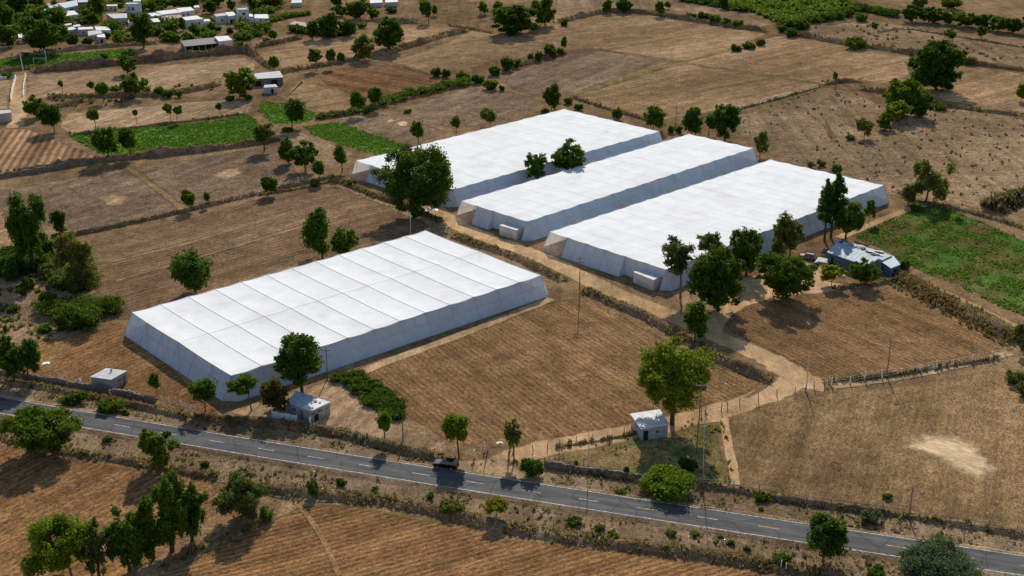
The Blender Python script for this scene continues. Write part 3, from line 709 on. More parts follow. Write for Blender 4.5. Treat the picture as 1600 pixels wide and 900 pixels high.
def leaves(lobes, ls, cov, r, up=0.25, fill=0.35):
    """lobes: list of (centre, radius xyz); returns verts/quads of leaf-sized faces spread through their volume"""
    VS = []
    for c, R in lobes:
        R = np.asarray(R); area = 4 * math.pi * ((R[0] * R[1]) ** 1.6 / 3 + (R[0] * R[2]) ** 1.6 / 3 + (R[1] * R[2]) ** 1.6 / 3) ** (1 / 1.6)
        n = int(cov * area / (0.55 * ls * ls)) + 6
        # leaves gather in ragged tufts on the lobe's skin, a few fill its inside
        nc = 11; cd = unit(nc, r); cd[:, 2] = cd[:, 2] * 0.9 + 0.08; cr = r.uniform(0.62, 1.05, nc); cs = r.uniform(0.16, 0.34, nc)
        k = r.integers(0, nc, n); g = np.clip(r.normal(size=(n, 3)), -1.9, 1.9)
        q = cd[k] * cr[k][:, None] + g * cs[k][:, None]
        ins = r.random(n) < fill * 0.7; q[ins] = unit(int(ins.sum()), r) * r.uniform(0.2, 0.9, int(ins.sum()))[:, None]
        p = np.asarray(c) + q * R; d = q / (np.linalg.norm(q, axis=1, keepdims=True) + 1e-6)
        nr = d * 0.8 + unit(n, r) * 0.9 + np.array([0, 0, up]); nr /= np.linalg.norm(nr, axis=1, keepdims=True)
        t = np.cross(nr, unit(n, r)); t /= np.linalg.norm(t, axis=1, keepdims=True) + 1e-9; b = np.cross(nr, t)
        s = ls * r.uniform(0.55, 1.35, n)[:, None]; s2 = s * r.uniform(0.45, 0.8, n)[:, None]
        bend = nr * s * r.uniform(-0.25, 0.25, n)[:, None]
        VS.append(np.stack([p - t * s, p - b * s2 + bend, p + t * s, p + b * s2 + bend], axis=1).reshape(-1, 3))
    V = np.concatenate(VS); Q = np.arange(len(V), dtype=np.int32).reshape(-1, 4)
    return V, Q

def crown_lobes(kind, a, b, r, ratio):
    """lobes of a crown of half width a and half height b round the origin"""
    L = []
    if kind in 'RQ':
        n = int(np.clip(20 + a * 2.8, 20, 40)); L.append(((0, 0, -b * .08), (a * .5, a * .5, b * .5)))
        d = unit(n, r); gap = unit(2, r); gap[:, 2] *= 0.5
        if kind == 'Q':           # an even dome
            n = 44; t_ = np.arange(n) + 0.5; z_ = 1 - 2 * t_ / n; w_ = np.sqrt(1 - z_ * z_); d = np.stack([w_ * np.cos(t_ * 2.39996), w_ * np.sin(t_ * 2.39996), z_], 1) + r.normal(0, .12, (n, 3))
            L[0] = ((0, 0, 0), (a * .62, a * .62, b * .62))
        for i in range(n):
            cut = max(float(np.max(d[i] @ gap.T)), 0) ** 4 if kind == 'R' else 0.0
            f = r.uniform(0.5, 0.92) * (1 - 0.45 * cut) if kind == 'R' else r.uniform(0.68, 0.86); q = r.uniform(0.14, 0.31) * (1 - 0.3 * cut)
            if f > 0.8: q *= 0.75
            L.append((d[i] * np.array([a, a, b]) * f, (a * q * 1.05, a * q * 1.05, b * q * r.uniform(0.75, 1.15))))
    elif kind == 'C':
        n = int(r.integers(8, 12))
        for i in range(n):
            t = (i + 0.5) / n; z = b * (2 * t - 1) * 0.62; w = a * (0.75 - 0.35 * abs(2 * t - 0.9))
            an = i * 2.4 + r.uniform(-0.5, 0.5); q = r.uniform(0.30, 0.44)
            m = min(a, b) * 0.5 + a * 0.25
            L.append(((math.cos(an) * w * 0.75, math.sin(an) * w * 0.75, z), (a * q + m * 0.12, a * q + m * 0.12, min(b * 0.5, m * q * 1.6))))
        L.append(((0, 0, -b * 0.1), (a * .36, a * .36, b * .5)))
    elif kind == 'A':
        n = int(np.clip(26 + a * 1.5, 26, 36))
        for i in range(n):
            d = unit(1, r)[0]; f = r.uniform(0.3, 0.88); q = r.uniform(0.14, 0.27)
            L.append((d * np.array([a, a, b]) * f, (a * q * 1.2, a * q * 1.2, b * q)))
    elif kind == 'P':
        n = 13
        for i in range(n):
            t = (i + 0.5) / n; z = b * (2 * t - 1) * 0.9; w = a * (0.95 * math.sin(math.pi * (0.2 + 0.72 * t)) ** 0.8)
            an = i * 2.4; L.append(((math.cos(an) * w * 0.5, math.sin(an) * w * 0.5, z), (w * .6, w * .6, b * 0.19)))
    elif kind == 'W':
        for i in range(16):
            an = i * 2.4; rr = a * r.uniform(0.35, 0.8); zz = b * r.uniform(-0.5, 0.75)
            L.append(((math.cos(an) * rr, math.sin(an) * rr, zz), (a * .22, a * .22, b * r.uniform(.24, .4))))
    else:               # 'B' bush: a mound from the ground up
        n = int(np.clip(6 + a * 2, 6, 16)); L.append(((0, 0, -b * .25), (a * .66, a * .62, b * .75)))
        for i in range(n):
            an = r.uniform(0, 6.28); f = r.uniform(0.3, 0.72); q = r.uniform(0.22, 0.4)
            L.append(((math.cos(an) * a * f, math.sin(an) * a * f, b * r.uniform(-0.55, 0.45) * (1.15 - f)), (a * q, a * q, b * q * 1.25)))
    return L

COUNT = [0]
def plant(px, py, top, x0, x1, cb, kind, tint, label, name, group=None):
    COUNT[0] += 1; r = np.random.default_rng(100 + COUNT[0])
    base = G(px, py); s = mpp(base); th = math.atan2(CAM_H, base.y)
    a = (x1 - x0) / 2 * s
    Bi = (cb - top) / 2 * s
    b = math.sqrt(max(Bi * Bi - (a * math.sin(th)) ** 2, (0.42 * a) ** 2)) / math.cos(th)
    yc = (cb + top) / 2; zc = (py - yc) * s / math.cos(th)
    if kind == 'B':
        b = max(b, 0.5 * a); zc = b * 0.82
    dx = ((x0 + x1) / 2 - px) * s
    root = empty(name, base, label, {'tree': 'tree', 'shrub': 'shrub'}.get(name, name.split('_')[-1]), group)
    root.rotation_euler = (0, 0, 0)
    ls = float(np.clip(1.25 * depth(base) / 1338.0, 0.15, 0.8))
    L = crown_lobes(kind, a * 0.97, b * 0.97, r, b / a)
    L = [(np.asarray(c) + np.array([dx, 0, zc]), R) for c, R in L]
    if kind == 'B': L = [(np.array([c[0], c[1], max(c[2], R[2] * 0.55)]), R) for c, R in L]
    cov = dict(R=0.75, Q=0.62, C=0.95, A=0.62, P=1.0, W=0.7, B=0.8)[kind]
    V, Q = leaves(L, ls * (0.85 if kind in 'AW' else 1.0), cov, r)
    if kind != 'B':          # the crown fills the width and height surveyed for it
        x0_, x1_ = np.percentile(V[:, 0], (0.6, 99.4)); z0_, z1_ = np.percentile(V[:, 2], (0.6, 99.4)); kx = 1.82 * a / (x1_ - x0_); kz = 1.84 * b / (z1_ - z0_)
        ox, oz = (x0_ + x1_) / 2, (z0_ + z1_) / 2
        tf = lambda q: np.stack([(q[..., 0] - ox) * kx + dx, q[..., 1] * kx, (q[..., 2] - oz) * kz + zc], -1)
        V = tf(V); L = [(tf(np.asarray(c)), R) for c, R in L]
    V[:, 2] = np.maximum(V[:, 2], 0.02)
    crown = link('foliage' if kind == 'B' else 'crown', fast_mesh('crown', V, Q, M[TINT[tint]]), root)
    # trunk and limbs
    m = MB(); bark = M['bark_lite'] if kind in 'AW' else M['bark']
    if kind == 'B':
        for k in range(4):
            an = k * 1.6 + r.uniform(0, 1); m.tube([(dx, 0, -0.05), (dx + math.cos(an) * a * .3, math.sin(an) * a * .3, zc * .7), (dx + math.cos(an) * a * .5, math.sin(an) * a * .5, zc * 1.2)], [0.07, 0.05, 0.02], 5)
        m.obj('stem', bark, root)
    else:
        rt = float(np.clip(0.02 * (zc + b) * (0.8 if kind in 'CAP' else 1.15), 0.07, 0.5))
        fork = max(zc - b * 0.55, zc * 0.3)
        j = lambda k: r.normal(0, k)
        pf = Vector((dx * 0.45 + j(0.1), j(0.15), fork)); pt = Vector((dx + j(0.1), j(0.1), zc + b * 0.35))
        m.tube([(0, 0, -0.1), (0, 0, 0.02), (dx * .15 + j(.06), j(.06), fork * 0.5), pf, (pf + pt) / 2 + Vector((j(.2), j(.2), 0)), pt], [rt * 1.5, rt * 1.25, rt, rt * 0.85, rt * 0.5, rt * 0.14], 7)
        idx = r.permutation(len(L))[:(5 if kind == 'P' else 10)]
        for k in idx:
            c = Vector(L[k][0]); st = pf.lerp(pt, float(r.uniform(0, 0.5))); mid = st.lerp(c, 0.5) + Vector((j(.1 * a), j(.1 * a), 0.12 * b))
            m.tube([st, mid, c], [rt * 0.42, rt * 0.28, rt * 0.08], 5)
        m.obj('trunk', bark, root, smooth=True)
    return root

TREES = """
1050 664 530 992 1109 640 Q v|tree|tall bright yellow-green tree shading the white-roofed hut
1085 536 472 1066 1105 528 C m|tree|small clumpy tree on the bank between the dirt track and the ploughed field
1121 486 386 1074 1161 480 Q d|tree|large dark round tree casting a big shadow onto the dirt track
1063 466 372 1033 1081 428 A o|tree|thin airy tree at the front corner of the greenhouse with a porch
1166 428 357 1132 1190 424 Q d|tree|dark leafy tree standing just behind the large round tree by the yard
1105 432 362 1087 1129 402 A o|tree|sparse olive tree whose bare top sticks up behind the large round yard tree
1222 467 394 1180 1274 463 Q d|tree|broad low dark tree with a double crown in front of the dusty yard
1234 405 331 1204 1254 398 A o|tree|slender airy tree against the greenhouse side, left of the blue house
1218 399 370 1204 1223 396 C m|tree|small bush-like tree at the foot of the slender tree by the greenhouse
1288 376 280 1272 1304 352 P d|tree|tall dark poplar, left of the pair beside the blue house
1298 372 271 1288 1319 346 P d|tree|tallest dark poplar, right of the pair beside the blue house
1321 373 314 1300 1350 362 R m|tree|leafy green tree just right of the two tall poplars
1357 349 312 1347 1368 338 A m|tree|young thin tree on the strip between greenhouse end and weedy field
1447 315 247 1420 1483 312 W o|tree|yellowish willow-like tree at the far corner of the weedy green field
1344 446 406 1325 1372 440 R m|tree|round bright green tree in front of the blue-walled house
1299 446 412 1280 1318 440 A l|tree|small yellowish open-crowned tree in the dusty yard before the blue house
1598 552 496 1583 1613 545 A o|tree|olive tree cut by the right edge of the picture beside the bank
648 340 230 588 709 336 Q d|tree|biggest dark tree with a dense broad crown before the farthest greenhouse
838 291 240 819 855 279 A m|tree|smaller of the two trees in the gap between the back greenhouses
888 277 216 861 914 266 R m|tree|larger of the two trees in the gap between the back greenhouses
504 403 325 473 518 397 C m|tree|tall clumpy tree behind the nearest greenhouse, left of a round one
539 399 356 517 561 397 R m|tree|round pale green tree just behind the nearest greenhouse roof
306 457 391 273 331 450 C m|tree|lone clumpy tree in the brown field behind the nearest greenhouse
53 426 306 23 86 400 R m|tree|tall dark clumped tree rising from the thicket on the far left
94 371 328 81 107 364 C d|tree|slim dark tree right of the tall clumped tree at far left
75 402 368 60 88 402 R m|tree|low leafy tree tucked under the tall clumped tree at far left
127 451 366 90 160 446 A o|tree|large airy grey-green tree on the scrubby corner at the left
14 596 512 -14 30 580 R d|tree|dark tree cut by the left edge, behind the roadside wall
22 600 540 8 54 588 R m|tree|dark leafy tree just inside the left edge beside the roadside wall
43 597 528 38 69 582 C m|tree|smallest of the three trees at the left end of the roadside wall
84 708 630 10 128 710 R m|tree|wide spreading dark tree covering the road's near edge at far left
253 733 667 217 281 728 R m|tree|rounded tree overlapping the near road line, left part of the road
386 808 735 338 420 806 A o|tree|open grey-green tree on the near verge right of the tree row
113 905 802 52 150 905 A l|tree|open-crowned tree at the near end of the diagonal tree row
155 903 815 132 182 902 R o|tree|thin olive tree second in the diagonal row from the near end
203 893 800 168 230 890 R m|tree|dense tree third in the diagonal row from the near end
240 873 776 206 274 870 R m|tree|dense tree fourth in the diagonal row from the near end
269 861 744 250 300 856 R m|tree|tall narrow tree fifth in the diagonal row from the near end
300 846 752 280 328 842 R m|tree|last tree at the road end of the diagonal row
1285 880 808 1257 1321 869 C m|tree|lone bright green tree on the near road shoulder at lower right
472 614 520 433 507 600 R m|tree|tall leafy tree between the grey shed and the nearest greenhouse
429 648 590 409 452 642 C r|tree|reddish brown-green tree leaning on the grey shed's left end
393 642 586 358 406 622 A m|tree|light open tree at the front corner of the nearest greenhouse
321 643 590 299 342 626 C m|tree|round-headed tree by the front corner of the nearest greenhouse
246 616 583 234 252 607 C m|tree|tiny two-lobed tree right of the grey block hut
717 715 648 690 733 690 C l|tree|bright green tree behind the parked dark car
803 722 658 787 815 700 A o|tree|thin sparse tree at the track's junction with the road
601 694 640 590 613 674 C l|tree|small tree at the lower end of the green thicket
171 252 199 146 187 238 C m|tree|clumpy tree at the wall corner of the green crop, left one
205 247 200 187 215 232 C d|tree|clumpy tree at the wall corner of the green crop, right one
298 329 296 284 307 321 C m|tree|small round tree on the field wall beside an even smaller one
324 323 300 319 330 314 C m|tree|tiny lollipop tree on the field wall in the left fields
417 306 275 408 435 300 C m|tree|small dark tree by the fence posts of the left field wall
452 256 214 436 461 252 C m|tree|leftmost tree of the dark clump left of the farthest greenhouse
477 268 220 454 497 259 R d|tree|broadest tree of the dark clump left of the farthest greenhouse
499 284 250 488 509 273 C m|tree|small tree at the fence end below the dark tree clump
535 269 226 522 543 256 C m|tree|tall-stemmed small tree just left of the farthest greenhouse's corner
413 236 193 397 433 223 R m|tree|rounded tree at the right end of the green crop strip
456 200 156 446 478 190 C d|tree|dark forked tree on the small pale green plot
561 180 141 547 573 170 C m|tree|left of two trees at the end of the long hedge
586 171 136 575 598 160 C m|tree|right of two trees at the end of the long hedge
654 224 189 641 663 215 C m|tree|small tree just behind the farthest greenhouse's left roof edge
713 209 181 704 720 200 C m|tree|little two-lobed tree behind the farthest greenhouse
766 198 170 750 776 190 C m|tree|small flat-topped tree behind the farthest greenhouse, next to a grey field
607 80 29 584 631 74 R m|tree|large round lone tree on the field bank in the upper left middle
570 94 55 549 587 92 A o|tree|ragged open tree left of the large round tree on the bank
494 110 76 482 505 98 A o|tree|bare forked tree above the dark ploughed plot
517 107 76 509 526 96 C o|tree|thin tree right of the bare forked tree above the ploughed plot
533 98 82 526 540 95 C m|tree|little bushy tree between the thin tree and the ragged tree
427 110 87 419 437 106 C m|tree|small round tree beside the long grey-roofed shed
489 62 32 478 500 60 R d|tree|left tree of the dark clump beside the brick building
515 60 20 497 531 58 R d|tree|tallest tree of the dark clump beside the brick building
546 57 31 530 557 55 R d|tree|right tree of the dark clump beside the brick building
563 30 0 540 582 28 R d|tree|dark tree at the top edge above the brick building
583 30 14 574 594 28 R m|tree|small round tree right of the dark tree at the top edge
533 26 8 518 544 25 R d|tree|low dark tree left of the dark tree at the top edge
526 12 -8 517 536 8 C d|tree|small tree on the top edge right of the village
670 36 0 655 675 26 C m|tree|forked small tree near the top edge, left of centre
678 25 8 673 684 22 C m|tree|tiny round tree beside the forked tree near the top edge
757 23 2 747 763 20 C m|tree|small dark tree in the tan field, top centre
777 17 2 770 786 17 C m|tree|tiny tree just left of the large dark pair at top centre
806 53 9 769 842 52 R d|tree|broad dark tree, front one of the pair at top centre
852 40 -6 830 868 36 R d|tree|tall dark tree, rear one of the pair at top centre
947 21 0 940 956 18 C m|tree|small tree on the far bank, leftmost of three there
976 20 -2 962 988 18 R d|tree|round tree on the far bank, middle of three there
1032 26 1 1022 1039 22 C m|tree|small tree on the far bank, rightmost of three there
1042 14 2 1037 1048 12 C m|tree|tiny far tree touching the rightmost tree on the far bank
1129 14 -6 1122 1138 10 C d|tree|dark tree at the edge of the far green orchard
862 172 131 847 876 169 C d|tree|dark upright tree at the meeting of three fields behind the farthest greenhouse
964 187 168 955 973 186 C m|tree|small round tree behind the farthest greenhouse's far roof edge
1020 204 165 1006 1039 201 C d|tree|dark two-lobed tree behind the far corner of the farthest greenhouse
1080 211 166 1065 1096 208 C d|tree|dark tree behind the far end of the narrow greenhouse
1107 212 178 1100 1119 201 C m|tree|small tree leaning against the tall dark tree behind the narrow greenhouse
1132 218 163 1112 1155 215 R d|tree|tallest dark tree behind the narrow greenhouse's far end
1187 246 205 1176 1200 240 A o|tree|olive-coloured tree at the right corner of the narrow greenhouse
1462 141 64 1417 1500 138 R d|tree|huge dark tree standing alone in the tan fields at upper right
1408 178 124 1378 1446 174 R m|tree|largest tree of the green clump below the huge dark tree
1437 183 142 1418 1457 182 R m|tree|right tree of the green clump below the huge dark tree
1400 192 158 1380 1421 190 R l|tree|front tree of the green clump below the huge dark tree
1382 203 177 1369 1396 202 R m|tree|small lowest tree of the green clump below the huge dark tree
1350 216 185 1335 1362 212 A o|tree|small olive tree left of the green clump in the rough field
1482 67 46 1472 1492 60 R m|tree|small umbrella-shaped tree above the huge dark tree
1533 60 40 1525 1542 57 R m|tree|small round tree in the far right tan field below the hedge row
1365 53 35 1360 1372 46 C m|tree|tiny tree in the far rough field near the top right
1305 141 112 1299 1308 124 C o|tree|tiny bare-stemmed tree on the dark earth bank in the right fields
1595 159 131 1585 1603 154 C m|tree|small dark tree at the right edge of the upper fields
1425 34 8 1406 1443 32 R d|tree|first tree from the left in the far hedge row, top right
1455 36 10 1438 1472 34 R d|tree|second tree from the left in the far hedge row, top right
1481 38 16 1468 1495 37 R m|tree|third tree from the left in the far hedge row, top right
1508 43 18 1488 1526 41 R m|tree|fourth tree from the left in the far hedge row, top right
1533 45 22 1518 1550 44 R d|tree|fifth tree from the left in the far hedge row, top right
1560 49 26 1544 1578 47 R m|tree|sixth tree from the left in the far hedge row, top right
1582 52 28 1568 1594 50 R d|tree|seventh tree from the left in the far hedge row, top right
1602 54 24 1586 1620 52 R d|tree|last tree of the far hedge row, at the picture's right edge
1484 14 -2 1470 1502 13 R d|tree|dark tree mound on the top edge above the far hedge row
11 44 8 -6 25 42 R d|tree|dark tree at the left edge of the village, upper one
14 73 40 -4 29 71 R d|tree|dark tree at the left edge of the village, lower one
70 84 28 38 105 76 R d|tree|big dark spreading tree in front of the village's low white roofs
86 38 13 66 105 35 R d|tree|dark round tree behind the big spreading village tree
151 30 -8 138 166 24 R d|tree|tall dark tree between village roofs near the top edge
145 46 20 133 156 37 C d|tree|small umbrella tree among the low white village roofs
225 74 20 205 241 68 R d|tree|tall conical dark tree in front of the two-storey white village house
268 58 35 258 280 54 R d|tree|dark round tree left of the white village house
286 48 27 279 291 46 R d|tree|small dark tree touching the white village house
305 60 37 296 314 56 R m|tree|round tree in front of the white village house
328 21 1 317 339 20 R d|tree|dark tree behind the white village house
362 17 -2 354 370 15 R d|tree|dark tree behind the right two-storey village house
342 10 -8 331 352 8 R d|tree|dark tree at the top edge right of the village middle
302 12 -8 294 312 9 R m|tree|tree at the top edge above the long white village roof
240 16 -2 222 262 14 R m|tree|wide low tree mass behind the left two-storey village house
277 14 -6 262 292 11 R d|tree|dark tree on the top edge left of the long white village roof
394 14 -4 386 402 11 R d|tree|dark tree on the top edge right of the village
34 20 -8 14 46 14 R d|tree|dark tree in the village's top left corner
58 12 -4 48 70 10 R d|tree|tree beside the grey road in the village's top left
1437 12 -6 1425 1450 11 R m|tree|small mound tree at the top edge left of the far dark mound
428 12 -8 408 444 10 R d|tree|dark tree mass on the top edge right of the village houses
200 117 87 184 216 113 R m|tree|round tree on the tan plot before the earth cliff, upper of two
205 153 113 190 233 147 R m|tree|broad tree on the scrubby strip, lower of two before the cliff
99 150 125 92 101 136 C m|tree|thin-stemmed little tree in the tan plot below the cliff
146 146 127 137 149 138 C m|tree|small tree at the edge of the scrub strip, left of a wider one
162 161 129 149 172 148 C m|tree|wide-topped small tree on the scrub strip in the left plots
58 184 148 37 70 182 R d|tree|dark tree by the lane at far left, upper one
86 206 163 62 99 196 C d|tree|dark clumpy tree by the lane at far left, lower one
150 200 170 137 157 188 C m|tree|little tree in the tan strip above the green crop, leftmost
214 193 171 208 217 181 C m|tree|tiniest tree in the tan strip above the green crop
267 188 162 255 271 177 C m|tree|left of two close little trees above the green crop
277 192 165 271 287 179 C m|tree|right of two close little trees above the green crop
344 179 160 337 348 172 C m|tree|little round tree near the right end of the tan strip
375 152 106 352 401 150 R m|tree|big round tree beside the shed with a long grey roof
100 62 52 90 110 62 R d|tree|low dark tree right under the village's big spreading tree
117 72 52 104 124 70 R d|tree|dark bushy tree right of the village's big spreading tree
"""
